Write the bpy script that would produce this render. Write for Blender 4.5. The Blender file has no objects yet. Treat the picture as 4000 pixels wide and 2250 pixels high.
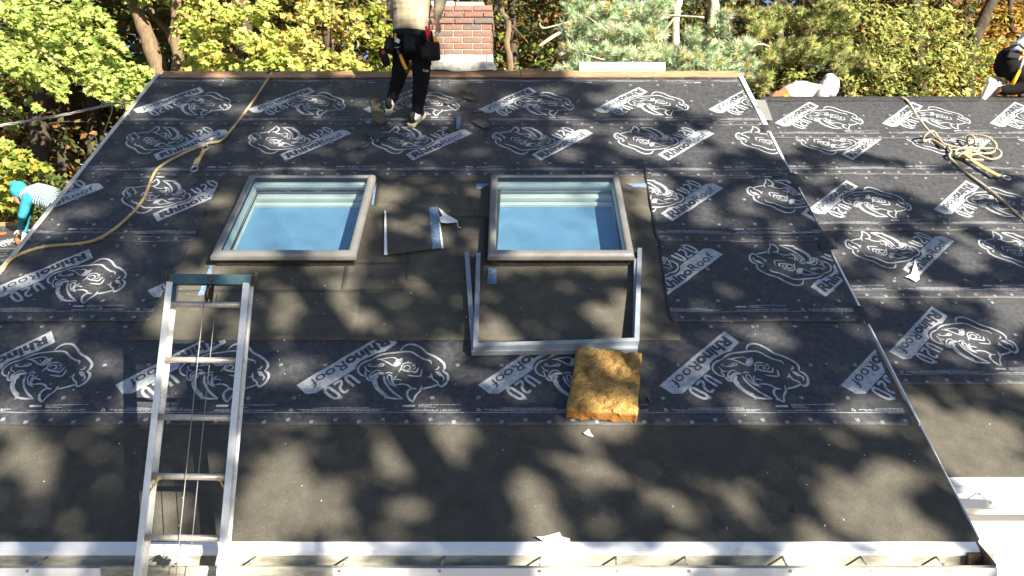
import bpy, bmesh, math, random
import numpy as np
from math import sin, cos, tan, atan, atan2, sqrt, pi, radians
from mathutils import Vector, Matrix, noise

rng = np.random.default_rng(11)
random.seed(11)
scene = bpy.context.scene
col = scene.collection

# ---------------------------------------------------------------- camera, sky, sun, exposure
FPX = 2826.0                                   # focal length in pixels of the 4000 px wide photograph
ROOF_PITCH = atan(0.75)                        # 9 in 12
CAM_TILT = atan(2564 / FPX) - ROOF_PITCH       # about 5.3 degrees down
CAM_Z = 4.64
cam_data = bpy.data.cameras.new('camera')
cam = bpy.data.objects.new('camera', cam_data)
col.objects.link(cam)
cam.location = (0, 0, CAM_Z)
cam.rotation_euler = (pi / 2 - CAM_TILT, 0, 0)
cam_data.sensor_width = 36.0
cam_data.lens = 36.0 * FPX / 4000.0
cam_data.clip_start = 0.05
cam_data.clip_end = 2000
scene.camera = cam

SUN_EL, SUN_AZ = radians(23), radians(38.5)    # azimuth: to the right of straight behind the camera
SUN = Vector((sin(SUN_AZ) * cos(SUN_EL), -cos(SUN_AZ) * cos(SUN_EL), sin(SUN_EL)))
world = bpy.data.worlds.new('World')
scene.world = world
world.use_nodes = True
wn = world.node_tree.nodes
sky = wn.new('ShaderNodeTexSky')
sky.sky_type = 'NISHITA'
sky.sun_disc = False
sky.sun_elevation = SUN_EL
sky.sun_rotation = atan2(SUN.x, SUN.y)
sky.air_density = 0.65
sky.dust_density = 0.25
sky.ozone_density = 1.2
wn['Background'].inputs['Strength'].default_value = 0.05
world.node_tree.links.new(sky.outputs['Color'], wn['Background'].inputs['Color'])
sun_data = bpy.data.lights.new('sun', 'SUN')
sun_data.energy = 5.0
sun_data.angle = radians(0.53)
sun_data.color = (1.0, 0.91, 0.75)
sun = bpy.data.objects.new('sun', sun_data)
col.objects.link(sun)
sun.rotation_euler = SUN.to_track_quat('Z', 'Y').to_euler()
sun.location = SUN * 60

scene.view_settings.view_transform = 'Standard'
scene.view_settings.look = 'None'
scene.view_settings.exposure = 1.95
scene.view_settings.gamma = 1.0
scene.view_settings.use_curve_mapping = False
scene.cycles.max_bounces = 8
scene.cycles.transparent_max_bounces = 12

# ---------------------------------------------------------------- measuring helpers
def ray(px, py):
    x = (px - 2000) / FPX
    y = (1125 - py) / FPX
    return Vector((x, cos(CAM_TILT) + y * sin(CAM_TILT), -sin(CAM_TILT) + y * cos(CAM_TILT)))

def at(px, py, Z):
    return Vector((0, 0, CAM_Z)) + ray(px, py) * Z

class RoofFrame:
    """u runs along the eave, s up the slope from the eave, h off the surface"""
    def __init__(self, E, pitch=ROOF_PITCH):
        self.E = Vector(E)
        self.es = Vector((0, cos(pitch), sin(pitch)))
        self.n = Vector((0, -sin(pitch), cos(pitch)))
    def P(self, u, s, h=0.0):
        return Vector((u, self.E.y, self.E.z)) + self.es * s + self.n * h
    def hit(self, px, py, h=0.0):
        r = ray(px, py)
        o = self.P(0, 0, h)
        eye = Vector((0, 0, CAM_Z))
        t = self.n.dot(o - eye) / self.n.dot(r)
        p = eye + r * t
        return p.x, (p - o).dot(self.es)

MR = RoofFrame(at(2000, 2122, 3.89))           # the main roof
WR = RoofFrame(at(2000, 1870, 4.62))           # the lower roof on the right
RIDGE_S = 5.58
UL, UR = -3.91, 2.52
WING_TOP = 5.08

# ---------------------------------------------------------------- object helpers
def empty(name, loc, label=None, cat=None, group=None):
    o = bpy.data.objects.new(name, None)
    col.objects.link(o)
    o.location = loc
    o.empty_display_size = 0.1
    tag(o, label, cat, group)
    return o

def tag(o, label=None, cat=None, group=None, kind=None):
    if label: o['label'] = label
    if cat: o['category'] = cat
    if group: o['group'] = group
    if kind: o['kind'] = kind
    elif cat: o['kind'] = 'thing'
    return o

def link(name, me, mats, parent=None, smooth=False):
    o = bpy.data.objects.new(name, me)
    col.objects.link(o)
    if mats is not None:
        if not isinstance(mats, (list, tuple)): mats = [mats]
        if len(me.materials) == 0:
            for m in mats: me.materials.append(m)
    if parent is not None:
        o.parent = parent
        m = Matrix.Identity(4)
        q = parent
        while q is not None:
            m = Matrix.LocRotScale(q.location, q.rotation_euler, q.scale) @ m if q.parent is None else q.matrix_parent_inverse @ Matrix.LocRotScale(q.location, q.rotation_euler, q.scale) @ m
            q = q.parent
        o.matrix_parent_inverse = m.inverted()
    if smooth:
        for p in me.polygons: p.use_smooth = True
    return o

class MB:
    """collects polygons for one mesh"""
    def __init__(self):
        self.v, self.f, self.mi, self.sm = [], [], [], []
    def add(self, verts, faces, mi=0, smooth=False):
        b = len(self.v)
        self.v += [tuple(p) for p in verts]
        for f in faces:
            self.f.append(tuple(b + i for i in f)); self.mi.append(mi); self.sm.append(smooth)
    def box(self, c, ex, ey, ez, mi=0, bevel=0.0):
        """c centre, ex ey ez half-extent vectors"""
        c, ex, ey, ez = Vector(c), Vector(ex), Vector(ey), Vector(ez)
        if bevel <= 0:
            vs = [c + a * ex + b * ey + d * ez for d in (-1, 1) for b in (-1, 1) for a in (-1, 1)]
            fs = [(0, 2, 3, 1), (4, 5, 7, 6), (0, 1, 5, 4), (2, 6, 7, 3), (0, 4, 6, 2), (1, 3, 7, 5)]
            self.add(vs, fs, mi)
        else:
            lx, ly, lz = ex.length, ey.length, ez.length
            bx, by, bz = [max(0.0, 1 - bevel / max(l, 1e-6)) for l in (lx, ly, lz)]
            vs, idx = [], {}
            for a in (-1, 1):
                for b in (-1, 1):
                    for d in (-1, 1):
                        for k, (p, q, r) in enumerate(((a, b * by, d * bz), (a * bx, b, d * bz), (a * bx, b * by, d))):
                            idx[(a, b, d, k)] = len(vs); vs.append(c + p * ex + q * ey + r * ez)
            fs = []
            def q4(l): fs.append(tuple(idx[i] for i in l))
            for a in (-1, 1): q4([(a, -1, -1, 0), (a, 1, -1, 0), (a, 1, 1, 0), (a, -1, 1, 0)][::a])
            for b in (-1, 1): q4([(-1, b, -1, 1), (-1, b, 1, 1), (1, b, 1, 1), (1, b, -1, 1)][::b])
            for d in (-1, 1): q4([(-1, -1, d, 2), (1, -1, d, 2), (1, 1, d, 2), (-1, 1, d, 2)][::d])
            for a in (-1, 1):
                for b in (-1, 1): q4([(a, b, -1, 0), (a, b, -1, 1), (a, b, 1, 1), (a, b, 1, 0)][::a * b])
                for d in (-1, 1): q4([(a, -1, d, 2), (a, -1, d, 0), (a, 1, d, 0), (a, 1, d, 2)][::a * d])
            for b in (-1, 1):
                for d in (-1, 1): q4([(-1, b, d, 1), (-1, b, d, 2), (1, b, d, 2), (1, b, d, 1)][::b * d])
            for a in (-1, 1):
                for b in (-1, 1):
                    for d in (-1, 1):
                        q4([(a, b, d, 0), (a, b, d, 1), (a, b, d, 2)][::a * b * d])
            self.add(vs, fs, mi)
    def wbox(self, x0, x1, y0, y1, z0, z1, mi=0, bevel=0.0):
        self.box(((x0 + x1) / 2, (y0 + y1) / 2, (z0 + z1) / 2), ((x1 - x0) / 2, 0, 0), (0, (y1 - y0) / 2, 0), (0, 0, (z1 - z0) / 2), mi, bevel)
    def rbox(self, fr, u0, u1, s0, s1, h0, h1, mi=0, bevel=0.0):
        self.box(fr.P((u0 + u1) / 2, (s0 + s1) / 2, (h0 + h1) / 2), Vector(((u1 - u0) / 2, 0, 0)), fr.es * ((s1 - s0) / 2), fr.n * ((h1 - h0) / 2), mi, bevel)
    def tube(self, pts, r, n=8, mi=0, cap=True, smooth=True):
        pts = [Vector(p) for p in pts]
        rs = r if isinstance(r, (list, tuple)) else [r] * len(pts)
        t0 = (pts[1] - pts[0]).normalized()
        a = t0.orthogonal().normalized()
        vs, fs = [], []
        for i, p in enumerate(pts):
            t = (pts[min(i + 1, len(pts) - 1)] - pts[max(i - 1, 0)])
            if t.length < 1e-9: t = t0
            t.normalize()
            a = (a - t * a.dot(t))
            if a.length < 1e-6: a = t.orthogonal()
            a.normalize()
            b = t.cross(a)
            for k in range(n):
                an = 2 * pi * k / n
                vs.append(p + (a * cos(an) + b * sin(an)) * rs[i])
        for i in range(len(pts) - 1):
            for k in range(n):
                fs.append((i * n + k, i * n + (k + 1) % n, (i + 1) * n + (k + 1) % n, (i + 1) * n + k))
        self.add(vs, fs, mi, smooth)
        if cap:
            b = len(self.v) - len(vs)
            self.f.append(tuple(b + k for k in range(n))[::-1]); self.mi.append(mi); self.sm.append(False)
            e = b + (len(pts) - 1) * n
            self.f.append(tuple(e + k for k in range(n))); self.mi.append(mi); self.sm.append(False)
    def prism(self, poly, vec, mi=0):
        """poly: 3D loop, extruded by vec"""
        n = len(poly)
        vec = Vector(vec)
        vs = [Vector(p) for p in poly] + [Vector(p) + vec for p in poly]
        fs = [tuple(range(n))[::-1], tuple(range(n, 2 * n))]
        fs += [(i, (i + 1) % n, n + (i + 1) % n, n + i) for i in range(n)]
        self.add(vs, fs, mi)
    def build(self, name, mats, parent=None, fix=True):
        me = bpy.data.meshes.new(name)
        me.from_pydata(self.v, [], self.f)
        me.polygons.foreach_set('material_index', self.mi)
        me.polygons.foreach_set('use_smooth', self.sm)
        if fix:
            bm = bmesh.new(); bm.from_mesh(me)
            bmesh.ops.recalc_face_normals(bm, faces=bm.faces)
            bm.to_mesh(me); bm.free()
        return link(name, me, mats, parent)

def spline(pts, n=6):
    """Catmull-Rom through points (Vectors or tuples)"""
    P = [Vector(p) for p in pts]
    if len(P) < 3: return P
    out = []
    for i in range(len(P) - 1):
        p0 = P[i - 1] if i > 0 else P[i] * 2 - P[i + 1]
        p1, p2 = P[i], P[i + 1]
        p3 = P[i + 2] if i + 2 < len(P) else P[i + 1] * 2 - P[i]
        for k in range(n):
            t = k / n
            out.append(0.5 * ((2 * p1) + (p2 - p0) * t + (2 * p0 - 5 * p1 + 4 * p2 - p3) * t * t + (3 * p1 - p0 - 3 * p2 + p3) * t ** 3))
    out.append(P[-1])
    return out

# ---------------------------------------------------------------- materials
def mat(name, c, rough=0.75, var=0.2, scale=12.0, c2=None, bump=0.0, bscale=60.0, metal=0.0, spec=0.35, detail=6, stretch=None, coat=0.0, speck=0.0):
    m = bpy.data.materials.new(name)
    m.use_nodes = True
    nt = m.node_tree
    N, L = nt.nodes, nt.links
    bs = N['Principled BSDF']
    tc = N.new('ShaderNodeTexCoord')
    src = tc.outputs['Object']
    if stretch:
        mp = N.new('ShaderNodeMapping'); mp.inputs['Scale'].default_value = stretch
        L.new(src, mp.inputs['Vector']); src = mp.outputs['Vector']
    no = N.new('ShaderNodeTexNoise')
    no.inputs['Scale'].default_value = scale; no.inputs['Detail'].default_value = detail; no.inputs['Roughness'].default_value = 0.65
    L.new(src, no.inputs['Vector'])
    rp = N.new('ShaderNodeValToRGB')
    rp.color_ramp.elements[0].position = 0.3; rp.color_ramp.elements[1].position = 0.7
    a = [max(0, x * (1 - var)) for x in c]
    b = [x * (1 + var) for x in c] if c2 is None else c2
    rp.color_ramp.elements[0].color = (*a, 1); rp.color_ramp.elements[1].color = (*b, 1)
    L.new(no.outputs['Fac'], rp.inputs['Fac'])
    out = rp.outputs['Color']
    if speck:
        # fine mineral grains, lighter than the sheet
        n3 = N.new('ShaderNodeTexNoise'); n3.inputs['Scale'].default_value = 170; n3.inputs['Detail'].default_value = 2
        L.new(src, n3.inputs['Vector'])
        r3 = N.new('ShaderNodeValToRGB'); r3.color_ramp.elements[0].position = .62; r3.color_ramp.elements[1].position = .74
        r3.color_ramp.elements[0].color = (1, 1, 1, 1); r3.color_ramp.elements[1].color = (1 + 1.6 * speck,) * 3 + (1,)
        mm = N.new('ShaderNodeMix'); mm.data_type = 'RGBA'; mm.blend_type = 'MULTIPLY'; mm.inputs[0].default_value = 1
        L.new(n3.outputs['Fac'], r3.inputs['Fac']); L.new(out, mm.inputs[6]); L.new(r3.outputs['Color'], mm.inputs[7]); out = mm.outputs[2]
    L.new(out, bs.inputs['Base Color'])
    bs.inputs['Roughness'].default_value = rough
    bs.inputs['Metallic'].default_value = metal
    bs.inputs['Specular IOR Level'].default_value = spec
    if coat: bs.inputs['Coat Weight'].default_value = coat
    if bump > 0:
        n2 = N.new('ShaderNodeTexNoise'); n2.inputs['Scale'].default_value = bscale; n2.inputs['Detail'].default_value = 5
        L.new(src, n2.inputs['Vector'])
        bp = N.new('ShaderNodeBump'); bp.inputs['Strength'].default_value = bump; bp.inputs['Distance'].default_value = 0.02
        L.new(n2.outputs['Fac'], bp.inputs['Height']); L.new(bp.outputs['Normal'], bs.inputs['Normal'])
    return m

M_ = {}
M_['membrane'] = mat('underlayment_grey', (0.046, 0.047, 0.052), 0.5, 0.5, 26, bump=0.35, bscale=150, spec=0.5)
M_['ink'] = mat('underlayment_ink', (0.34, 0.365, 0.40), 0.6, 0.36, 34)
M_['felt'] = mat('felt_brown_grey', (0.078, 0.072, 0.057), 0.85, 0.24, 9, bump=0.35, bscale=260, speck=0.7)
M_['shield'] = mat('eave_shield_grey', (0.07, 0.065, 0.053), 0.85, 0.24, 9, bump=0.4, bscale=300, speck=0.9)
M_['wood'] = mat('raw_pine_wood', (0.27, 0.15, 0.085), 0.7, 0.4, 9, c2=(0.48, 0.3, 0.17), bump=0.3, bscale=70, stretch=(0.6, 6, 6))
M_['oldwood'] = mat('weathered_wood', (0.16, 0.1, 0.06), 0.85, 0.5, 14, bump=0.5, bscale=60, stretch=(0.6, 6, 6))
M_['white'] = mat('white_painted_metal', (0.78, 0.79, 0.8), 0.4, 0.05, 5)
M_['rakewhite'] = mat('rake_trim_white', (0.62, 0.58, 0.5), 0.6, 0.15, 8)
M_['dirtywhite'] = mat('gutter_dirty_white', (0.36, 0.33, 0.25), 0.75, 0.55, 5, c2=(0.62, 0.6, 0.5), bump=0.2, bscale=40, stretch=(0.7, 3, 3))
M_['siding'] = mat('white_siding', (0.75, 0.74, 0.7), 0.6, 0.06, 4)
M_['alu'] = mat('ladder_aluminium', (0.72, 0.72, 0.7), 0.42, 0.12, 25, metal=0.45, stretch=(8, 8, 1))
M_['rung'] = mat('rung_aluminium', (0.6, 0.56, 0.5), 0.45, 0.2, 30, metal=0.55)
M_['teal'] = mat('worn_teal_paint', (0.03, 0.13, 0.18), 0.5, 0.35, 14, c2=(0.1, 0.16, 0.17), bump=0.2)
M_['rust'] = mat('rusty_steel', (0.17, 0.12, 0.08), 0.6, 0.5, 40, metal=0.5)
M_['steel'] = mat('bright_steel', (0.55, 0.54, 0.5), 0.35, 0.2, 40, metal=0.8)
M_['darksteel'] = mat('dark_steel', (0.06, 0.06, 0.06), 0.45, 0.3, 30, metal=0.6)
M_['frame'] = mat('skylight_grey_cladding', (0.26, 0.255, 0.245), 0.38, 0.07, 12, metal=0.35)
M_['curb'] = mat('skylight_curb_dark', (0.03, 0.028, 0.026), 0.7, 0.5, 30, bump=0.3)
M_['shaft'] = mat('shaft_white', (0.72, 0.73, 0.66), 0.6, 0.04, 4)
M_['blind'] = mat('blind_sky_tint', (0.2, 0.36, 0.54), 0.6, 0.04, 60, spec=0.3)  # blind's blue also carries sky reflection that the glass alone is short of
M_['trim'] = mat('grey_aluminium_trim', (0.29, 0.325, 0.37), 0.4, 0.08, 14, metal=0.3)
M_['foam'] = mat('yellow_insulation', (0.35, 0.2, 0.055), 0.95, 0.28, 30, c2=(0.44, 0.28, 0.09), bump=0.8, bscale=75)
M_['foamdark'] = mat('insulation_dark_crust', (0.25, 0.14, 0.045), 0.95, 0.35, 30, bump=0.8, bscale=75)
M_['foamside'] = mat('insulation_cut_side', (0.3, 0.13, 0.03), 0.95, 0.2, 20, bump=0.4, bscale=60)
M_['rope'] = mat('tan_rope', (0.4, 0.31, 0.17), 0.9, 0.25, 40, bump=0.3, bscale=200)
M_['palerope'] = mat('pale_rope', (0.4, 0.345, 0.24), 0.9, 0.2, 40)
M_['webbing'] = mat('yellow_webbing', (0.45, 0.33, 0.12), 0.85, 0.2, 50)
M_['paper'] = mat('white_release_paper', (0.78, 0.78, 0.76), 0.7, 0.05, 12)
M_['bluetape'] = mat('blue_film_tape', (0.1, 0.17, 0.29), 0.5, 0.5, 45, c2=(0.2, 0.29, 0.43))
M_['shingle'] = mat('mossy_shingle_scrap', (0.1, 0.09, 0.055), 0.95, 0.35, 40, bump=0.6, bscale=180)
M_['shinglegrey'] = mat('grey_shingle_scrap', (0.075, 0.07, 0.07), 0.95, 0.35, 40, bump=0.6, bscale=180)
M_['mortar'] = mat('mortar', (0.34, 0.3, 0.25), 0.95, 0.2, 20, bump=0.5, bscale=120)
M_['concrete'] = mat('crown_concrete', (0.36, 0.35, 0.33), 0.9, 0.3, 16, bump=0.4)
M_['lead'] = mat('chimney_flashing', (0.6, 0.6, 0.57), 0.5, 0.2, 7, metal=0.2, bump=0.15, bscale=12)
M_['leaddirty'] = mat('stained_flashing', (0.32, 0.33, 0.28), 0.7, 0.5, 9, c2=(0.58, 0.57, 0.5), bump=0.3, bscale=25)
M_['cable'] = mat('grey_cable', (0.25, 0.24, 0.23), 0.6, 0.1, 10)
M_['ground'] = mat('leaf_litter', (0.09, 0.06, 0.03), 0.95, 0.5, 3, c2=(0.16, 0.1, 0.035), bump=0.6, bscale=12)

def glass_mat():
    m = bpy.data.materials.new('skylight_glass')
    m.use_nodes = True
    nt = m.node_tree; N, L = nt.nodes, nt.links
    N.remove(N['Principled BSDF'])
    tr = N.new('ShaderNodeBsdfTransparent'); tr.inputs['Color'].default_value = (0.8, 0.9, 0.92, 1)
    gl = N.new('ShaderNodeBsdfGlossy'); gl.inputs['Roughness'].default_value = 0.0; gl.inputs['Color'].default_value = (0.95, 0.98, 1, 1)
    lw_ = N.new('ShaderNodeLayerWeight'); lw_.inputs['Blend'].default_value = 0.5
    pw = N.new('ShaderNodeMath'); pw.operation = 'POWER'; pw.inputs[1].default_value = 2.5
    ad = N.new('ShaderNodeMath'); ad.operation = 'MULTIPLY_ADD'; ad.inputs[1].default_value = 0.6; ad.inputs[2].default_value = 0.24
    L.new(lw_.outputs['Facing'], pw.inputs[0]); L.new(pw.outputs[0], ad.inputs[0])
    mx = N.new('ShaderNodeMixShader')
    L.new(ad.outputs[0], mx.inputs[0]); L.new(tr.outputs[0], mx.inputs[1]); L.new(gl.outputs[0], mx.inputs[2])
    L.new(mx.outputs[0], N['Material Output'].inputs['Surface'])
    return m
M_['glass'] = glass_mat()
# ================================================================ ground
g = MB()
g.add([(-600, -600, 0), (600, -600, 0), (600, 900, 0), (-600, 900, 0)], [(0, 1, 2, 3)])
tag(g.build('ground', M_['ground']), 'brown leaf litter under the trees', None, None, 'structure')

# ================================================================ print of the underlayment (traced once, in metres on the roof)
STRIP_W = 1.067
PERIOD = 1.178
S5 = 0.777
NOSE_U = MR.hit(1100 + 955 / 3.22, 1300 + 470 / 3.22)[0]
def z8(x, y):
    u, s = MR.hit(1100 + x / 3.22, 1300 + y / 3.22)
    return Vector((u - NOSE_U, s - S5, 0))
PX = 1 / 3.22 * 4.75 / FPX                     # one traced pixel in metres along u

template = []                                  # (verts2d, faces, mi, level)
def t_poly(pts, mi=0, lev=0):
    vs = [z8(*p) for p in pts]
    template.append(([(v.x, v.y) for v in vs], [tuple(range(len(vs)))], mi, lev))
def offset_strip(P, ws):
    vs, n = [], len(P)
    for i, p in enumerate(P):
        t0 = (p - P[i - 1]).normalized() if i > 0 else None
        t1 = (P[i + 1] - p).normalized() if i < n - 1 else None
        if t0 is None: t0 = t1
        if t1 is None: t1 = t0
        t = (t0 + t1)
        t = t.normalized() if t.length > 1e-6 else t0
        nn = Vector((-t.y, t.x, 0))
        k = 1 / max(0.55, Vector((-t0.y, t0.x, 0)).dot(nn))
        vs.append(p + nn * ws[i] * k); vs.append(p - nn * ws[i] * k)
    fs = [(2 * i, 2 * i + 1, 2 * i + 3, 2 * i + 2) for i in range(n - 1)]
    return vs, fs
def t_stroke(pts, w, lev=0, taper=True, sub=4):
    P = spline([z8(*p) for p in pts], sub) if len(pts) > 2 else [z8(*p) for p in pts]
    n = len(P)
    ws = []
    for i in range(n):
        t = i / (n - 1)
        k = 1.0
        if taper: k = min(1.0, 0.25 + 6 * t, 0.25 + 6 * (1 - t))
        ws.append(w * 0.5 * PX * k)
    vs, fs = offset_strip(P, ws)
    template.append(([(v.x, v.y) for v in vs], fs, 0, lev))

# banner and lettering
t_poly([(190, 665), (1338, -18), (1455, 125), (1290, 240), (1200, 262), (1100, 306), (1010, 348), (950, 400), (930, 462), (430, 770), (305, 775)], 0, 0)
def text_mesh(txt, bold=0.0, res=3):
    cu = bpy.data.curves.new('lettering', 'FONT')
    cu.body = txt; cu.size = 1.0; cu.resolution_u = res; cu.offset = bold
    o = bpy.data.objects.new('lettering', cu); col.objects.link(o)
    me = bpy.data.meshes.new_from_object(o.evaluated_get(bpy.context.evaluated_depsgraph_get()))
    v = np.array([(p.co.x, p.co.y) for p in me.vertices]); f = [tuple(p.vertices) for p in me.polygons]
    bpy.data.objects.remove(o); bpy.data.meshes.remove(me); bpy.data.curves.remove(cu)
    return v, f
def t_text(txt, O, X, Y, lev, mi, bold=0.0, res=3, cap=0.73):
    """O baseline start, X vector over the whole text, Y vector of the cap height, all traced pixels"""
    v, f = text_mesh(txt, bold, res)
    x0, x1 = v[:, 0].min(), v[:, 0].max()
    out = []
    for x, y in v:
        a = (x - x0) / (x1 - x0); b = y / cap
        q = z8(O[0] + X[0] * a + Y[0] * b, O[1] + X[1] * a + Y[1] * b)
        out.append((q.x, q.y))
    template.append((out, f, mi, lev))
bx, by = (-0.859, 0.511), (0.633, 0.774)
def bn(a, b): return (1338 + a * bx[0] + b * by[0], -18 + a * bx[1] + b * by[1])
t_text('Rhino', bn(70, 38), (600 * bx[0], 600 * bx[1]), (116 * by[0], 116 * by[1]), 34, 1, 0.045)
t_text('Roof', bn(685, 38), (505 * bx[0], 505 * bx[1]), (116 * by[0], 116 * by[1]), 34, 1, 0.002)
# U20
t_stroke([(985, 642), (920, 590), (870, 555), (835, 548), (808, 575), (830, 612), (870, 645), (912, 680)], 38, 1, False)
t_stroke([(655, 662), (738, 612), (756, 650), (738, 692), (758, 740), (800, 756), (842, 722)], 34, 1, False)
t_stroke([(548, 748), (560, 708), (600, 700), (650, 735), (718, 785), (722, 818), (690, 838), (645, 828), (590, 790), (551, 752)], 36, 1, False)
# the head
R_ = [([(1060, 560), (985, 522), (960, 470), (982, 418), (1040, 372), (1145, 336)], 26),
      ([(1140, 338), (1195, 302), (1290, 268), (1430, 250), (1560, 236), (1640, 245), (1700, 285), (1785, 335), (1868, 360), (1885, 402)], 27),
      ([(1195, 336), (1250, 335), (1330, 320), (1410, 312), (1470, 336), (1520, 314)], 15),
      ([(1210, 330), (1290, 352), (1390, 405), (1450, 415), (1500, 380), (1522, 316)], 18),
      ([(1490, 228), (1540, 170), (1600, 145), (1680, 152), (1760, 197), (1830, 260), (1920, 300), (2000, 350), (2045, 400), (2050, 450), (2028, 482)], 31),
      ([(2020, 482), (2078, 520), (2094, 570), (2070, 640), (2010, 682), (1972, 655)], 33),
      ([(1975, 658), (1958, 625), (1910, 596), (1890, 560), (1884, 512)], 22),
      ([(1842, 568), (1880, 555), (1900, 590)], 16),
      ([(1932, 494), (1985, 506), (2020, 545), (2042, 570), (2030, 614)], 22),
      ([(1928, 470), (1968, 458), (1976, 424)], 18),
      ([(1975, 658), (1880, 690), (1760, 716)], 26),
      ([(1762, 668), (1744, 740), (1690, 800), (1655, 884)], 23),
      ([(1655, 884), (1602, 840), (1580, 780), (1600, 732), (1648, 706)], 30),
      ([(1700, 713), (1640, 706), (1590, 668), (1520, 650), (1435, 660)], 24),
      ([(1440, 664), (1402, 640), (1410, 590), (1445, 545)], 24),
      ([(1425, 592), (1470, 590), (1508, 606)], 16),
      ([(1455, 692), (1380, 660), (1340, 600), (1330, 565), (1350, 535), (1385, 550), (1384, 600), (1400, 650), (1460, 696)], 20),
      ([(1300, 520), (1350, 503), (1398, 515)], 18),
      ([(1105, 580), (1112, 540), (1150, 500), (1200, 480), (1252, 488)], 19),
      ([(1132, 604), (1142, 562), (1190, 532), (1240, 518), (1292, 522)], 46),
      ([(1140, 600), (1180, 690), (1240, 760), (1320, 818), (1400, 838), (1528, 842)], 30),
      ([(1288, 540), (1300, 620), (1350, 700), (1420, 770), (1528, 842)], 28),
      ([(1185, 640), (1240, 730), (1330, 796)], 22),
      ([(1070, 560), (1090, 600), (1140, 612)], 24),
      ([(1050, 484), (1062, 530), (1058, 560)], 16),
      ([(1050, 424), (1072, 478), (1122, 492)], 17),
      ([(1095, 428), (1200, 428), (1270, 420), (1286, 400), (1250, 394), (1232, 412), (1190, 402)], 17),
      ([(1648, 384), (1560, 380), (1515, 410), (1505, 450), (1468, 502)], 20),
      ([(1505, 455), (1560, 480), (1640, 492), (1692, 497), (1728, 436)], 25),
      ([(1540, 452), (1546, 420), (1600, 414), (1622, 452), (1580, 464)], 17),
      ([(1640, 470), (1670, 452), (1690, 432)], 14),
      ([(1584, 538), (1680, 550), (1748, 545), (1766, 466)], 22)]
for i, (p, w) in enumerate(R_):
    t_stroke(p, w, 2 + i)
LV = 2 + len(R_)
t_poly([(1930, 495), (1958, 530), (1985, 556), (2030, 548), (2006, 512)], 0, LV)
t_poly([(1440, 340), (1470, 338), (1512, 322), (1488, 388), (1445, 410), (1400, 395), (1425, 375)], 0, LV + 1)
t_stroke([(1215, 548), (1175, 600), (1200, 660)], 40, LV + 2)
LV += 3
TOPLEV = LV + 4
# margin block: pill, small print, address, line, nail marks
def margin(flip):
    start = len(template)
    P = [(1530, 918), (1672, 918), (1682, 931), (1672, 945), (1530, 945), (1520, 931)]
    t_poly(P, 0, LV)
    def bars(x0, x1, y, h, words, seed):
        r = random.Random(seed)
        x = x0
        while x < x1:
            w = r.uniform(16, 58)
            e = min(x + w, x1)
            t_poly([(x, y), (e, y), (e, y + h), (x, y + h)], 0, LV)
            x = e + r.uniform(7, 10)
    bars(1722, 2260, 912, 7, 20, 1); bars(1722, 1880, 929, 7, 6, 2); bars(1722, 1935, 944, 7, 8, 3)
    bars(410, 1112, 955, 7, 20, 4); bars(196, 1315, 973, 7, 30, 5); bars(258, 1250, 989, 7, 28, 6)
    t_text('eavetopeak.com/RhinoRoof  |  800-567-9727', (1517, 996), (738, 0), (0, -22), LV, 0, 0.02, 1)
    for a, b in (((96, 990), (120, 958)), ((120, 958), (146, 990)), ((98, 992), (144, 992))):
        t_stroke([a, b], 9, LV + 1, False)
    # border line
    s_ = z8(1200, 1013).y
    template.append(([(0, s_ - .0016), (PERIOD, s_ - .0016), (PERIOD, s_ + .0016), (0, s_ + .0016)], [(0, 1, 2, 3)], 0, LV + 1))
    def target(u, s, r=0.0145):
        vs, fs = [], []
        n = 12
        for k in range(n):
            a = 2 * pi * k / n
            vs += [(u + r * cos(a), s + r * sin(a)), (u + r * .7 * cos(a), s + r * .7 * sin(a)), (u + r * .42 * cos(a), s + r * .42 * sin(a))]
        for k in range(n):
            if k % 3 == 0: continue
            j = (k + 1) % n
            fs.append((3 * k, 3 * j, 3 * j + 1, 3 * k + 1))
        fs.append(tuple(3 * k + 2 for k in range(n)))
        template.append((vs, fs, 0, LV + 2))
    for k in range(8):
        u = -0.364 + (PERIOD / 8) * k
        target(u, 0.039 if k % 2 == 0 else 0.022)
    for k in range(4):
        target(-0.366 + PERIOD / 4 * k, 0.213)
        if not flip: target(-0.221 + PERIOD / 4 * k, 0.495)
    if flip:
        for i in range(start, len(template)):
            v, f, mi, lv = template[i]
            template[i] = ([(-x, STRIP_W - y) for x, y in v], f, mi, lv)
margin(False)
margin(True)

def wrinkle(u, s, amp=1.0):
    a = noise.noise(Vector((u * 2.2, s * 2.2, 1.7))) * 0.0045
    b = noise.noise(Vector((u * 7 + s * 3, s * 2.6, 7.3))) * 0.0065
    c = noise.noise(Vector((u * 1.1 - s * 2.5, s * 9, 3.3))) * 0.0018
    k = 0.3 + 0.7 * min(1.0, max(0.0, (s - 0.55) / 0.35))
    return (a + b + c) * amp * k

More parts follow.
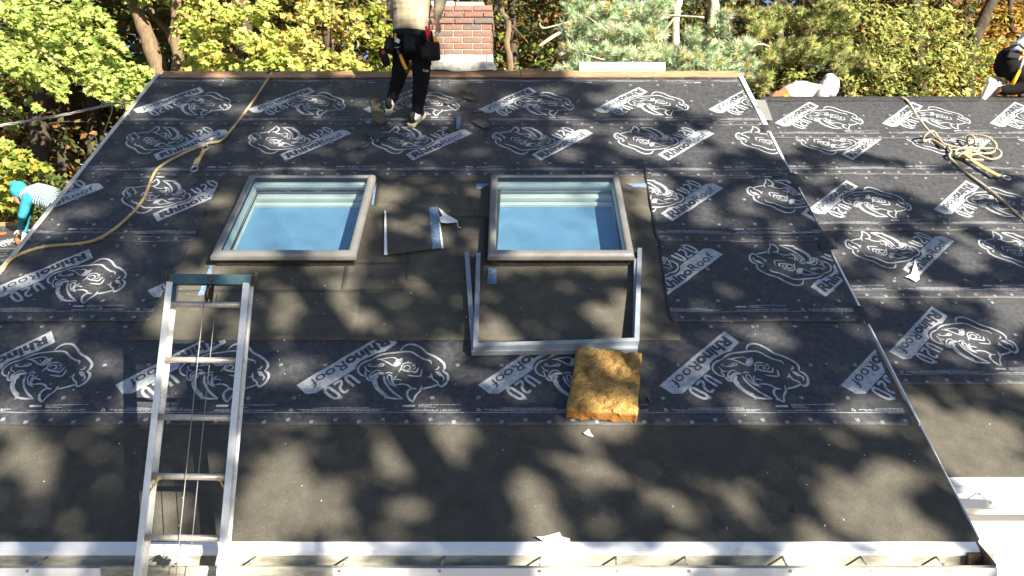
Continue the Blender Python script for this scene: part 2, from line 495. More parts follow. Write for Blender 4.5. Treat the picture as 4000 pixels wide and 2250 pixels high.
class Strip:
    """one length of underlayment: uL,uR are (bottom, top) edge positions"""
    def __init__(self, fr, s0, uL, uR, base, top=None, flip=False, curl=(0, 0)):
        self.fr, self.s0, self.uL, self.uR, self.base, self.flip = fr, s0, uL, uR, base, flip
        self.top = STRIP_W if top is None else top
        self.curl = curl
    def h(self, u, sl):
        k = 0.0018 + 0.0045 * (1 - sl / STRIP_W) + self.base + wrinkle(u, self.s0 + sl)
        t = min(1, max(0, sl / self.top))
        l = self.uL[0] + (self.uL[1] - self.uL[0]) * t; r = self.uR[0] + (self.uR[1] - self.uR[0]) * t
        if self.curl[0]: k += self.curl[0] * math.exp(-max(0, u - l) / 0.05) * (0.6 + 0.5 * noise.noise(Vector((self.s0 * 9, sl * 7, 2))))
        if self.curl[1]: k += self.curl[1] * math.exp(-max(0, r - u) / 0.05) * (0.6 + 0.5 * noise.noise(Vector((self.s0 * 9, sl * 7, 5))))
        return k
    def sheet(self, parent, m):
        nu = max(4, int((max(self.uR) - min(self.uL)) / 0.032)); ns = max(4, int(self.top / 0.032))
        vs, fs = [], []
        for j in range(ns + 1):
            sl = self.top * j / ns
            t = j / ns
            l = self.uL[0] + (self.uL[1] - self.uL[0]) * t; r = self.uR[0] + (self.uR[1] - self.uR[0]) * t
            l += 0.008 * noise.noise(Vector((self.s0, sl * 6, 3.1))); r += 0.008 * noise.noise(Vector((self.s0, sl * 6, 9.1)))
            if sl < 0.06:
                l += (0.06 - sl) ** 2 * 6; r -= (0.06 - sl) ** 2 * 6
            for i in range(nu + 1):
                u = l + (r - l) * i / nu
                e = 0.004 * noise.noise(Vector((u * 2.3, self.s0, 4.4))) if j == 0 else 0
                vs.append(self.fr.P(u, self.s0 + sl + e, self.h(u, sl)))
        for j in range(ns):
            for i in range(nu):
                a = j * (nu + 1) + i
                fs.append((a, a + 1, a + nu + 2, a + nu + 1))
        # skirt, so that the sheet has a thickness at its edges
        b = len(vs)
        loop = [i for i in range(nu + 1)] + [j * (nu + 1) + nu for j in range(1, ns + 1)] + [ns * (nu + 1) + i for i in range(nu - 1, -1, -1)] + [j * (nu + 1) for j in range(ns - 1, 0, -1)]
        vs += [Vector(vs[i]) - self.fr.n * 0.003 for i in loop]
        k = len(loop)
        for q in range(k):
            fs.append((loop[(q + 1) % k], loop[q], b + q, b + (q + 1) % k))
        mb = MB(); mb.add(vs, fs, 0, True)
        return mb.build('underlayment_strip', m, parent, fix=False)
    def print_(self, sheet, nose_u):
        bm = bmesh.new()
        lev = bm.verts.layers.float.new('lev')
        l0, r0 = min(self.uL), max(self.uR)
        k0 = int(math.floor((l0 - nose_u) / PERIOD)) - 1; k1 = int(math.ceil((r0 - nose_u) / PERIOD)) + 1
        for k in range(k0, k1 + 1):
            for v, f, mi, lv in template:
                vv = []
                for x, y in v:
                    if self.flip: x, y = -x, STRIP_W - y
                    vv.append((nose_u + k * PERIOD + x, y))
                xs = [p[0] for p in vv]
                if max(xs) < l0 or min(xs) > r0: continue
                bv = []
                for p in vv:
                    q = bm.verts.new((p[0], p[1], 0)); q[lev] = lv; bv.append(q)
                for ff in f:
                    try:
                        fc = bm.faces.new([bv[i] for i in ff]); fc.material_index = mi
                    except ValueError: pass
        def cut(co, no):
            bmesh.ops.bisect_plane(bm, geom=bm.verts[:] + bm.edges[:] + bm.faces[:], dist=1e-6, plane_co=co, plane_no=no, clear_outer=True)
        d = 0.012
        lv_ = Vector((self.uL[1] - self.uL[0], self.top)); rv_ = Vector((self.uR[1] - self.uR[0], self.top))
        cut((self.uL[0] + d, 0, 0), (-lv_.y, lv_.x, 0)); cut((self.uR[0] - d, 0, 0), (rv_.y, -rv_.x, 0))
        cut((0, 0.004, 0), (0, -1, 0)); cut((0, self.top - 0.004, 0), (0, 1, 0))
        big = [f for f in bm.faces if f.calc_area() > 0.0015]
        bmesh.ops.triangulate(bm, faces=big)
        for ax, a, b in ((0, l0, r0), (1, 0, self.top)):
            x = a + 0.05
            while x < b:
                fs = [f for f in bm.faces if f.calc_area() > 0.0005]
                geo = list({v for f in fs for v in f.verts}) + list({e for f in fs for e in f.edges}) + fs
                if geo: bmesh.ops.bisect_plane(bm, geom=geo, dist=1e-6, plane_co=(x if ax == 0 else 0, x if ax == 1 else 0, 0), plane_no=(1 if ax == 0 else 0, 1 if ax == 1 else 0, 0))
                x += 0.05
        for v in bm.verts:
            u, sl = v.co.x, v.co.y
            v.co = self.fr.P(u, self.s0 + sl, self.h(u, sl) + 0.0012 + 0.00005 * v[lev])
        bm.normal_update()
        for f in bm.faces:
            if f.normal.dot(self.fr.n) < 0: f.normal_flip()
        me = bpy.data.meshes.new('print'); bm.to_mesh(me); bm.free()
        return link('print', me, [M_['ink'], M_['membrane']], sheet)

# ================================================================ the main house
SKY = [dict(u0=-2.292, u1=-1.188, s0=2.262, s1=3.368), dict(u0=-0.186, u1=0.932, s0=2.262, s1=3.374)]
house = empty('house', (-0.7, 8.2, 0), 'main house whose steep roof carries two skylights and black printed underlayment', 'house')
deck = MB()
us = [UL, SKY[0]['u0'] + .06, SKY[0]['u1'] - .06, SKY[1]['u0'] + .06, SKY[1]['u1'] - .06, UR - 0.012]
ss = [0.0, SKY[0]['s0'] + .06, SKY[0]['s1'] - .06, RIDGE_S]
for i in range(5):
    for j in range(3):
        if j == 1 and i in (1, 3): continue
        deck.rbox(MR, us[i], us[i + 1], ss[j], ss[j + 1], -0.030, -0.0095)
ridge = MR.P(0, RIDGE_S, 0)
deck.build('roof_deck', M_['oldwood'], house)
# back slope
bs_ = MB()
bp = Vector((0, cos(ROOF_PITCH), -sin(ROOF_PITCH)))
bs_.prism([Vector((UL, ridge.y, ridge.z - .02)), Vector((UR - .012, ridge.y, ridge.z - .02)), Vector((UR - .012, ridge.y, ridge.z - .02)) + bp * 5.5, Vector((UL, ridge.y, ridge.z - .02)) + bp * 5.5], (0, -0.012, -0.016))
bs_.build('back_roof', M_['shinglegrey'], house)
wl = MB()
ya, yb, zt = 4.06, 12.35, 2.72
x0, x1 = UL + 0.16, UR - 0.16
prof = [(ya, 0), (ya, zt), (ridge.y, ridge.z - 0.2), (yb, zt), (yb, 0)]
wl.prism([Vector((x0, y, z)) for y, z in prof][::-1], (x1 - x0, 0, 0))
# remove the slopes of the prism again so that the skylight wells stay open
wl.f = [f for i, f in enumerate(wl.f) if i not in (3, 4)]
wl.mi = wl.mi[:len(wl.f)]; wl.sm = wl.sm[:len(wl.f)]
wl.build('wall', M_['siding'], house, fix=False)
for uu in (UL, UR):
    m = MB()
    off = 0.012 if uu > 0 else -0.012
    m.box(MR.P(uu - (0.016 if uu > 0 else 0), RIDGE_S / 2, -0.125), (abs(off), 0, 0), MR.es * (RIDGE_S / 2), MR.n * 0.11)
    m.build('rake_board', M_['rakewhite'], house)
# pale edge metal along the two rakes, in lengths
for a, b in ((0.05, 1.9), (1.905, 3.7), (3.705, 5.55)):
    m = MB(); m.rbox(MR, UL - 0.022, UL + 0.018, a, b, 0.0, 0.014); m.build('rake_trim', M_['rakewhite'], house)
for a, b, w, e in ((0.02, 0.78, .0, .006), (0.79, 1.66, .002, .008), (1.80, 2.46, .004, .010), (2.66, 3.36, .010, .014), (3.52, 4.32, .008, .012), (4.42, 5.56, .026, .018)):
    m = MB(); m.rbox(MR, UR - w, UR + e, a, b, -0.014, (0.012 if a > 4 else 0.0055)); m.build('rake_trim', M_['white'], house)
# eave membrane
m = MB()
nu, ns = 120, 20
vs, fs = [], []
for j in range(ns + 1):
    for i in range(nu + 1):
        u = UL + 0.005 + (UR - UL - 0.012) * i / nu; s = 0.98 * j / ns
        vs.append(MR.P(u, s, 0.0005 + wrinkle(u, s)))
for j in range(ns):
    for i in range(nu):
        a = j * (nu + 1) + i
        fs.append((a, a + 1, a + nu + 2, a + nu + 1))
m.add(vs, fs, 0, True)
m.build('eave_membrane', M_['shield'], house, fix=False)

# felt around the skylights, with openings where the skylights stand
def felt_sheet(poly, base, name='felt_sheet', step=0.045, holes=True, mt='felt', parent=house, fr=MR):
    """poly: quad of (u,s): bl, br, tr, tl"""
    bl, br, tr, tl = [Vector(p) for p in poly]
    nu = max(3, int((br - bl).length / step)); ns = max(3, int((tl - bl).length / step))
    vs, fs = [], []
    for j in range(ns + 1):
        for i in range(nu + 1):
            a, b = i / nu, j / ns
            p = (bl * (1 - a) + br * a) * (1 - b) + (tl * (1 - a) + tr * a) * b
            e = 0.006 * noise.noise(Vector((p.x * 3, p.y * 3, base * 500))) if i in (0, nu) or j in (0, ns) else 0
            vs.append(fr.P(p.x + e, p.y + e, base + wrinkle(p.x, p.y) + (0.0015 if (j == 0) else 0)))
    def inside(v):
        s = (v - fr.P(0, 0, 0)).dot(fr.es)
        return any(k['u0'] + .07 < v.x < k['u1'] - .07 and k['s0'] + .07 < s < k['s1'] - .07 for k in SKY)
    for j in range(ns):
        for i in range(nu):
            a = j * (nu + 1) + i
            q = (a, a + 1, a + nu + 2, a + nu + 1)
            if holes and inside(sum((vs[k] for k in q), Vector()) / 4): continue
            fs.append(q)
    b = len(vs)
    loop = [i for i in range(nu + 1)] + [j * (nu + 1) + nu for j in range(1, ns + 1)] + [ns * (nu + 1) + i for i in range(nu - 1, -1, -1)] + [j * (nu + 1) for j in range(ns - 1, 0, -1)]
    vs += [Vector(vs[i]) - fr.n * 0.0025 for i in loop]
    k = len(loop)
    for q in range(k): fs.append((loop[(q + 1) % k], loop[q], b + q, b + (q + 1) % k))
    mb = MB(); mb.add(vs, fs, 0, True)
    return mb.build(name, M_[mt], parent, fix=False)
felt_sheet([(-2.66, 1.497), (1.17, 1.497), (1.26, 3.60), (-2.70, 3.60)], 0.0075)
def quad(pts, fr=MR): return [fr.hit(*p) for p in pts]
felt_sheet(quad([(1333, 1133), (1572, 1133), (1580, 1030), (1352, 1030)]), 0.0110, 'felt_patch', holes=False)
felt_sheet(quad([(1582, 1098), (1905, 1116), (1905, 850), (1600, 850)]), 0.0102, 'felt_patch', holes=False)
felt_sheet(quad([(1480, 739), (1571, 739), (1568, 702), (1470, 702)]), 0.0106, 'felt_patch', holes=False)
felt_sheet(quad([(1462, 808), (1612, 810), (1600, 690), (1478, 690)]), 0.0092, 'felt_patch', holes=False)
felt_sheet(quad([(505, 1331), (1385, 1331), (1410, 1136), (640, 1136)]), 0.0092, 'felt_patch', holes=False)

def row(fr, parent, s0, uL, uR, base, nose_px, flip, top=None, curl=(0, 0), nose_u=None):
    st = Strip(fr, s0, uL, uR, base, top, flip, curl)
    sh = st.sheet(parent, M_['membrane'])
    nu_ = fr.hit(*nose_px)[0] if nose_u is None else nose_u
    st.print_(sh, nu_)
    return st
row(MR, house, 0.777, (UL + .02, UL + .02), (UR - .05, UR - .02), 0.0, (1396.6, 1446), False)
row(MR, house, 1.678, (UL + .01, UL + .015), (-2.565, -2.575), 0.006, (193, 1088), False, curl=(0, .004))
row(MR, house, 1.678, (1.115, 1.182), (UR - .03, UR - .0), 0.006, (2655, 1067), True, curl=(.012, 0.008))
row(MR, house, 2.593, (UL - .005, UL + .01), (-2.55, -2.60), 0.006, (734, 793), True, curl=(0, .004))
row(MR, house, 2.593, (1.155, 1.200), (UR + .01, UR - .01), 0.006, (2678, 802), True, curl=(.014, 0.01))
row(MR, house, 3.525, (UL + .01, UL + .015), (UR - .005, UR - .03), 0.006, (1688, 577), True)
row(MR, house, 4.429, (UL + .0, UL + .02), (UR - .03, UR - .05), 0.006, (1126, 401), False, top=1.032)

# dark flaps of membrane folded over the right rake at the laps
def flap(s, ds, du, seed):
    m = MB(); vs, fs = [], []
    for j in range(7):
        for i in range(6):
            a, b = i / 5, j / 6
            u = UR - .07 + (du + .07) * a + .012 * noise.noise(Vector((b * 3, seed, a)))
            h = .012 + .020 * sin(a * 2.4) + .006 * noise.noise(Vector((a * 3, b * 4, seed)))
            vs.append(MR.P(u, s + ds * (b - .5) * (1 - .25 * a) + .02 * a * noise.noise(Vector((seed, b * 5, 1))), h))
    for j in range(6):
        for i in range(5):
            k = j * 6 + i; fs.append((k, k + 1, k + 7, k + 6))
    m.add(vs, fs, 0, True); m.build('membrane_flap', M_['membrane'], house, fix=False)
flap(3.44, .24, .05, 1); flap(2.55, .22, .055, 2); flap(1.75, .16, .03, 3); flap(4.36, .12, .02, 4)

# tape pieces round the skylights
def tape(pts, h=0.0135):
    c = quad(pts)
    m = MB()
    m.prism([MR.P(u, s, h) for u, s in c], MR.n * 0.0012)
    return m.build('tape', M_['bluetape'], house)
tape([(1860, 742), (1884, 742), (1915, 722), (1860, 722)])
tape([(2445, 722), (2523, 722), (2525, 738), (2475, 737)])
tape([(1903, 1115), (1940, 1114), (1940, 1058), (1908, 1050)])
tape([(775, 1160), (818, 1158), (832, 1046), (822, 1042)])
tape([(1452, 806), (1460, 806), (1470, 730), (1462, 726)])

# ridge boards, wood left bare along the ridge
for a, b, dz in ((UL + .05, -1.32, 0), (-1.316, 0.3, .004), (0.304, UR - 0.03, .002)):
    m = MB(); m.rbox(MR, a, b, 5.465, 5.60, 0.004 + dz, 0.022 + dz, bevel=0.003); m.build('ridge_board', M_['wood'], house)
m = MB(); m.rbox(MR, 0.10, 0.34, 5.47, 5.61, 0.024, 0.046, bevel=0.004); m.build('ridge_board', M_['wood'], house)

# white drip edge and fascia
E0 = MR.E
m = MB(); m.rbox(MR, UL, UR - 0.03, -0.046, 0.004, 0.004, 0.0075)
m.wbox(UL, UR - 0.03, E0.y - .0425, E0.y - .039, E0.z - .026 - .022, E0.z - .026 + .006)
m.build('drip_edge', M_['white'], house)
m = MB(); m.wbox(UL + .02, UR - 0.1, E0.y - .02, E0.y, E0.z - .2, E0.z - .045); m.build('fascia', M_['siding'], house)
m = MB(); m.wbox(UR - 0.098, UR - 0.03, E0.y - .06, E0.y + .01, E0.z - .22, E0.z - .03)
m.box((UR - .01, E0.y - .02, E0.z - .1), (.012, 0, 0), (.0, .09, .03), (0, -.02, .075))
m.box((UR - .06, E0.y - .10, E0.z - .12), (.03, .0, 0.02), (.0, .05, -.01), (0, .004, .02))
m.build('rotten_eave_end', M_['oldwood'], house)
m = MB(); m.wbox(UL, UR - .2, E0.y, 4.07, E0.z - .2, E0.z - .185); m.build('soffit', M_['siding'], house)

# gutter: K profile swept along the eave
gz = E0.z - 0.056
def gutter(parent, x0, x1, yb, gz, hang, seed, mt='dirtywhite'):
    prof = [(yb, gz + .005), (yb, gz - .12), (yb - .075, gz - .12), (yb - .085, gz - .10), (yb - .115, gz - .055), (yb - .118, gz - .004), (yb - .140, gz - .004), (yb - .142, gz - .014)]
    inner = [(yb - .004, gz + .005), (yb - .004, gz - .116), (yb - .072, gz - .116), (yb - .082, gz - .098), (yb - .112, gz - .053), (yb - .114, gz + .000), (yb - .142, gz + .000), (yb - .147, gz - .014)]
    n = 60
    m = MB()
    k = len(prof)
    vs, fs = [], []
    r = random.Random(seed)
    for i in range(n + 1):
        x = x0 + (x1 - x0) * i / n
        w = 0.004 * noise.noise(Vector((x * 1.7, seed, 0))); w2 = 0.003 * noise.noise(Vector((x * 5, seed, 2)))
        for j, (y, z) in enumerate(prof): vs.append((x, y + (w if j > 3 else 0), z + (w2 if j > 3 else 0)))
        for j, (y, z) in enumerate(inner): vs.append((x, y + (w if j > 3 else 0), z + (w2 if j > 3 else 0)))
    for i in range(n):
        a, b = i * 2 * k, (i + 1) * 2 * k
        for j in range(k - 1):
            fs.append((a + j, a + j + 1, b + j + 1, b + j)); fs.append((a + k + j + 1, a + k + j, b + k + j, b + k + j + 1))
        fs.append((a, b, b + k, a + k)); fs.append((a + k - 1, a + 2 * k - 1, b + 2 * k - 1, b + k - 1))
    for e in (0, n):
        a = e * 2 * k
        fs.append(tuple([a + 0] + [a + j for j in range(1, 6)]))
    m.add(vs, fs, 0)
    go = m.build('gutter', M_[mt], parent)
    lip = MB(); lip.wbox(x0, x1, yb - .1485, yb - .1435, gz - .050, gz + .0012); lip.build('gutter_lip', M_['white'], go)
    for x in hang:
        h = MB()
        h.tube([(x + .012, yb - .006, gz - .006), (x, yb - .128, gz - .012)], .006, 8)
        h.tube([(x, yb - .148, gz - .012), (x, yb - .1515, gz - .012)], .009, 10)
        h.build('hanger_spike', M_['steel'], go)
    return go
gx = [(p - 2000) / FPX * 3.72 for p in (105, 545, 950, 1325, 1717, 2108, 2412, 2692, 3088, 3405, 3712)]
gut = gutter(house, UL - .1, UR - .02, E0.y - .024, gz, gx, 3)
# a patched-over length of gutter front
m = MB()
xa, xb = (385 - 2000) / FPX * 3.7, (1297 - 2000) / FPX * 3.7
m.wbox(xa, xb, E0.y - .182, E0.y - .176, gz - .13, gz + .012, bevel=.002)
m.wbox(xa, xb, E0.y - .1755, E0.y - .160, gz + .002, gz + .010, bevel=.002)
for px_ in (430, 620, 760, 1010, 1150):
    x = (px_ - 2000) / FPX * 3.7
    m.wbox(x, x + .11, E0.y - .1835, E0.y - .1825, gz - .012, gz - .009)
m.build('gutter_splice', M_['dirtywhite'], house)

# ================================================================ the lower roof on the right
wing = empty('house_wing', (5.4, 8.5, 0), 'lower right-hand wing with printed underlayment on its roof and a white gutter', 'house')
WU0, WU1 = 2.40, 8.2
m = MB(); m.rbox(WR, WU0, WU1, 0, WING_TOP, -0.030, -0.0095); m.build('roof_deck', M_['oldwood'], wing)
wr = WR.P(0, WING_TOP, 0)
m = MB(); m.prism([Vector((WU0, wr.y, wr.z - .02)), Vector((WU1, wr.y, wr.z - .02)), Vector((WU1, wr.y, wr.z - .02)) + bp * 5.1, Vector((WU0, wr.y, wr.z - .02)) + bp * 5.1], (0, -.012, -.016)); m.build('back_roof', M_['membrane'], wing)
m = MB()
prof = [(WR.E.y + .3, 0), (WR.E.y + .3, WR.E.z - .02), (wr.y, wr.z - .14), (wr.y + 3.9, WR.E.z - .02), (wr.y + 3.9, 0)]
m.prism([Vector((WU0, y, z)) for y, z in prof][::-1], (WU1 - .2 - WU0, 0, 0))
for k in range(22):
    z = 0.12 + k * .12
    m.wbox(WU0 + .01, WU1 - .21, WR.E.y + .286, WR.E.y + .2995, z, z + .116)
m.build('wall', M_['siding'], wing)
m = MB()
vs, fs = [], []
nu, ns = 90, 20
for j in range(ns + 1):
    for i in range(nu + 1):
        u = WU0 + (WU1 - WU0) * i / nu; s = 0.98 * j / ns
        vs.append(WR.P(u, s, 0.0005 + wrinkle(u, s)))
for j in range(ns):
    for i in range(nu):
        a = j * (nu + 1) + i
        fs.append((a, a + 1, a + nu + 2, a + nu + 1))
m.add(vs, fs, 0, True); m.build('eave_membrane', M_['shield'], wing, fix=False)
row(WR, wing, 0.776, (WU0, WU0), (7.2, 7.2), 0.0, (3632, 1316), False)
row(WR, wing, 1.68, (WU0, WU0), (7.3, 7.3), 0.002, (3608, 1014), True)
row(WR, wing, 2.572, (WU0, WU0), (7.4, 7.4), 0.004, (3285, 778), False)
row(WR, wing, 3.48, (WU0, WU0), (7.4, 7.4), 0.006, (3355, 580), True, top=0.85)
row(WR, wing, 4.161, (2.72, 2.86), (7.4, 7.4), 0.012, (3151, 476), False, top=0.92)
# cap strip folded over the wing's ridge
m = MB()
vs, fs = [], []
n = 80
for i in range(n + 1):
    u = 2.86 + 4.5 * i / n
    w = 0.006 * noise.noise(Vector((u * 3, 0, 8)))
    P0 = WR.P(u, WING_TOP - .10, .024)
    P1 = WR.P(u, WING_TOP + .0, .026 + w)
    P2 = P1 + bp * .03 + Vector((0, 0, .002)); P3 = P1 + bp * .25
    vs += [P0, P1, P2, P3]
for i in range(n):
    for j in range(3): fs.append((4 * i + j, 4 * i + 4 + j, 4 * i + 5 + j, 4 * i + 1 + j))
m.add(vs, fs, 0, True); m.build('ridge_cap_strip', M_['membrane'], wing, fix=False)
E1 = WR.E
m = MB(); m.rbox(WR, WU0, WU1, -0.062, 0.004, 0.006, 0.0095)
m.wbox(WU0, WU1, E1.y - .056, E1.y - .052, E1.z - .071, E1.z - .033)
m.build('drip_edge', M_['white'], wing)
m = MB(); m.wbox(WU0, WU1, E1.y - .02, E1.y, E1.z - .2, E1.z - .045); m.build('fascia', M_['siding'], wing)
m = MB(); m.wbox(WU0, WU1, E1.y, E1.y + .31, E1.z - .2, E1.z - .185); m.build('soffit', M_['siding'], wing)
gutter(wing, 2.6, WU1, E1.y - .024, E1.z - .075, [(3872 - 2000) / FPX * 4.45, 3.6, 4.2, 4.8], 5, 'white')
# beige flashing where the two roofs meet at the top
m = MB()
c = [WR.hit(*p, .05) for p in ((2985, 470), (3018, 470), (2990, 392), (2950, 390))]
m.prism([WR.P(u, s, .05) for u, s in c], WR.n * .004)
m.build('corner_flashing', M_['frame'], wing)

# ================================================================ the low roof on the left, behind the rake
LR = RoofFrame(Vector((0, 8.6, 3.78)), atan(0.36))
lw = empty('house_wing', (-7.5, 10.5, 0), 'low left-hand wing seen past the roof edge, its roof part covered', 'house')
m = MB(); m.rbox(LR, -13, -4.4, 0, 2.35, -.03, -.006); m.build('roof_deck', M_['oldwood'], lw)
lt = LR.P(0, 2.35, 0)
m = MB(); m.rbox(LR, -13, -4.4, 2.27, 2.37, .006, .03); m.build('ridge_board', M_['wood'], lw)
m = MB(); m.prism([Vector((-12.8, 8.9, 0)), Vector((-12.8, 8.9, 3.74)), Vector((-12.8, lt.y, lt.z - .06)), Vector((-12.8, lt.y + 2, 3.7)), Vector((-12.8, lt.y + 2, 0))][::-1], (8.2, 0, 0)); m.build('wall', M_['siding'], lw)
row(LR, lw, 1.25, (-12.9, -12.9), (-4.5, -4.5), 0.004, None, False, nose_u=-6.9, top=1.04)
row(LR, lw, 0.35, (-12.9, -12.9), (-4.5, -4.5), 0.0, None, True, nose_u=-6.3)
m = MB(); m.rbox(LR, -13, -4.4, -.02, .36, .0, .003); m.build('eave_membrane', M_['shield'], lw)
m = MB(); m.rbox(LR, -13, -4.4, -.08, -.02, -.03, .01); m.build('drip_edge', M_['white'], lw)
# ================================================================ skylights
def skylight(k, label):
    u0, u1, s0, s1 = k['u0'], k['u1'], k['s0'], k['s1']
    t = empty('skylight', MR.P((u0 + u1) / 2, (s0 + s1) / 2, 0), label, 'skylight', 'skylights in the main roof')
    # curb standing on the deck
    c = 0.022
    hb, ht = 0.0, 0.098
    for (a, b, d, e) in ((u0 + c, u1 - c, s0 + c, s0 + c + .035), (u0 + c, u1 - c, s1 - c - .035, s1 - c), (u0 + c, u0 + c + .035, s0 + c + .036, s1 - c - .036), (u1 - c - .035, u1 - c, s0 + c + .036, s1 - c - .036)):
        m = MB(); m.rbox(MR, a, b, d, e, hb, ht); m.build('curb', M_['curb'], t)
    # rounded metal cladding, mitred at the corners: profile across the rail
    prof = [(0, .086), (0, .112), (.010, .127), (.030, .136), (.058, .138), (.074, .130), (.078, .118)]
    corners = [(u0, s0), (u1, s0), (u1, s1), (u0, s1)]
    inn = [(1, 1), (-1, 1), (-1, -1), (1, -1)]
    for i in range(4):
        j = (i + 1) % 4
        w = 0.8 if i in (1, 3) else (0.95 if i == 0 else 0.5)
        wi = {0: .95, 1: .8, 2: .45, 3: .8}
        m = MB(); vs, fs = [], []
        # widths at the two corners of the mitre
        def corner(c, d, h, ci):
            # offset d along both neighbouring rails, scaled by each rail's own width
            a, b = (ci - 1) % 4, ci
            sc = {ci: wi[b], (ci - 1) % 4: wi[a]}
            du = dv = 0
            for rail, kk in ((a, wi[a]), (b, wi[b])):
                if rail in (1, 3): du = d * kk
                else: dv = d * kk
            return MR.P(c[0] + inn[ci][0] * du, c[1] + inn[ci][1] * dv, h)
        for d, h in prof:
            vs.append(corner(corners[i], d, h, i)); vs.append(corner(corners[j], d, h, j))
        for q in range(len(prof) - 1):
            fs.append((2 * q, 2 * q + 1, 2 * q + 3, 2 * q + 2))
        m.add(vs, fs, 0, True)
        # dark seal line under the lip
        m.build('frame_rail', M_['frame'], t)
    for (a, b, d, e) in ((u0 + .006, u1 - .006, s0 + .006, s0 + .02), (u0 + .006, u1 - .006, s1 - .02, s1 - .006), (u0 + .006, u0 + .02, s0 + .021, s1 - .021), (u1 - .02, u1 - .006, s0 + .021, s1 - .021)):
        m = MB(); m.rbox(MR, a, b, d, e, .099, .108); m.build('seal', M_['darksteel'], t)
    g0, g1, g2, g3 = u0 + .058, u1 - .058, s0 + .07, s1 - .032
    m = MB(); m.add([MR.P(g0, g2, .121), MR.P(g1, g2, .121), MR.P(g1, g3, .121), MR.P(g0, g3, .121)], [(0, 1, 2, 3)]); m.build('glass_pane', M_['glass'], t, fix=False)
    # sash and white well behind the glass
    D = -0.075
    w = MB()
    a, b, c_, d = u0 + .058, u1 - .058, s0 + .06, s1 - .06
    w.add([MR.P(a, c_, .09), MR.P(a, d, .09), MR.P(a, d, D), MR.P(a, c_, D)], [(0, 1, 2, 3)])
    w.add([MR.P(b, c_, .09), MR.P(b, d, .09), MR.P(b, d, D), MR.P(b, c_, D)], [(3, 2, 1, 0)])
    w.add([MR.P(a, c_, .09), MR.P(b, c_, .09), MR.P(b, c_, D), MR.P(a, c_, D)], [(3, 2, 1, 0)])
    w.add([MR.P(a, d, .09), MR.P(b, d, .09), MR.P(b, d, D), MR.P(a, d, D)], [(0, 1, 2, 3)])
    w.build('well_lining', M_['shaft'], t)
    for s_a, s_b, h_a, h_b, mt in ((d - .03, d - .001, .055, .088, 'shaft'), (d - .022, d - .001, -.012, .006, 'trim'), (d - .075, d - .001, D + .001, D + .050, 'shaft'), (d - .105, d - .076, D + .001, D + .018, 'trim'), (d - .15, d - .106, D + .001, D + .030, 'shaft')):
        m = MB(); m.rbox(MR, a + .002, b - .002, s_a, s_b, h_a, h_b, bevel=.003); m.build('head_rail', M_[mt], t)
    m = MB(); m.rbox(MR, a + .001, b - .001, c_ + .001, d - .001, D - .004, D + .001); m.build('blind', M_['blind'], t)
    return t
skylight(SKY[0], 'skylight above the ladder, sunlit white lining showing inside its left edge')
skylight(SKY[1], 'skylight with the loose grey trim pieces lying below it')

# ================================================================ loose trim, foam, ladder
def ribbon(pts, w, h0, h1, name, mt, parent=None, fr=MR):
    """pts are (u,s) of the centre line with an own h offset as third value; mitred box section"""
    n = len(pts)
    L_, R2 = [], []
    P = [Vector((p[0], p[1], 0)) for p in pts]
    for i in range(n):
        t0 = (P[i] - P[i - 1]).normalized() if i else None
        t1 = (P[i + 1] - P[i]).normalized() if i < n - 1 else None
        t0 = t0 or t1; t1 = t1 or t0
        nn = Vector((-(t0 + t1).normalized().y, (t0 + t1).normalized().x, 0))
        k = 1 / max(.3, nn.dot(Vector((-t0.y, t0.x, 0))))
        L_.append(P[i] + nn * w / 2 * k); R2.append(P[i] - nn * w / 2 * k)
    parts = []
    for i in range(n - 1):
        m = MB()
        ex = [pts[i][2] if len(pts[i]) > 2 else 0, pts[i + 1][2] if len(pts[i + 1]) > 2 else 0]
        a, b, c, d = L_[i], R2[i], R2[i + 1], L_[i + 1]
        q = [(a, ex[0]), (b, ex[0]), (c, ex[1]), (d, ex[1])]
        lo = [fr.P(v.x, v.y, h0 + e) for v, e in q]; hi = [fr.P(v.x, v.y, h1 + e) for v, e in q]
        m.add(lo + hi, [(3, 2, 1, 0), (4, 5, 6, 7), (0, 1, 5, 4), (1, 2, 6, 5), (2, 3, 7, 6), (3, 0, 4, 7)])
        parts.append(m.build(name, mt, parent))
    return parts
def hitp(pts, h=0.0, fr=MR): return [fr.hit(p[0], p[1], h) for p in pts]
c1 = hitp([(1823, 985), (1851, 1366), (2482, 1357), (2486, 1010)], .062)
t = empty('trim_frame', MR.P(*c1[1], .02), 'lower of two grey U-shaped trim frames, splayed left arm, below right skylight', 'trim')
ribbon(c1, .034, .021, .062, 'trim_bar', M_['trim'], t)
c2 = hitp([(1868, 972), (1858, 1347), (2488, 1326), (2502, 952)], .105)
t = empty('trim_frame', MR.P(*c2[1], .02), 'upper of two grey U-shaped trim frames, resting on the other one', 'trim')
ribbon([(*c2[0], -.04), (*c2[1], 0), (*c2[2], 0), (*c2[3], -.04)], .033, .064, .105, 'trim_bar', M_['trim'], t)

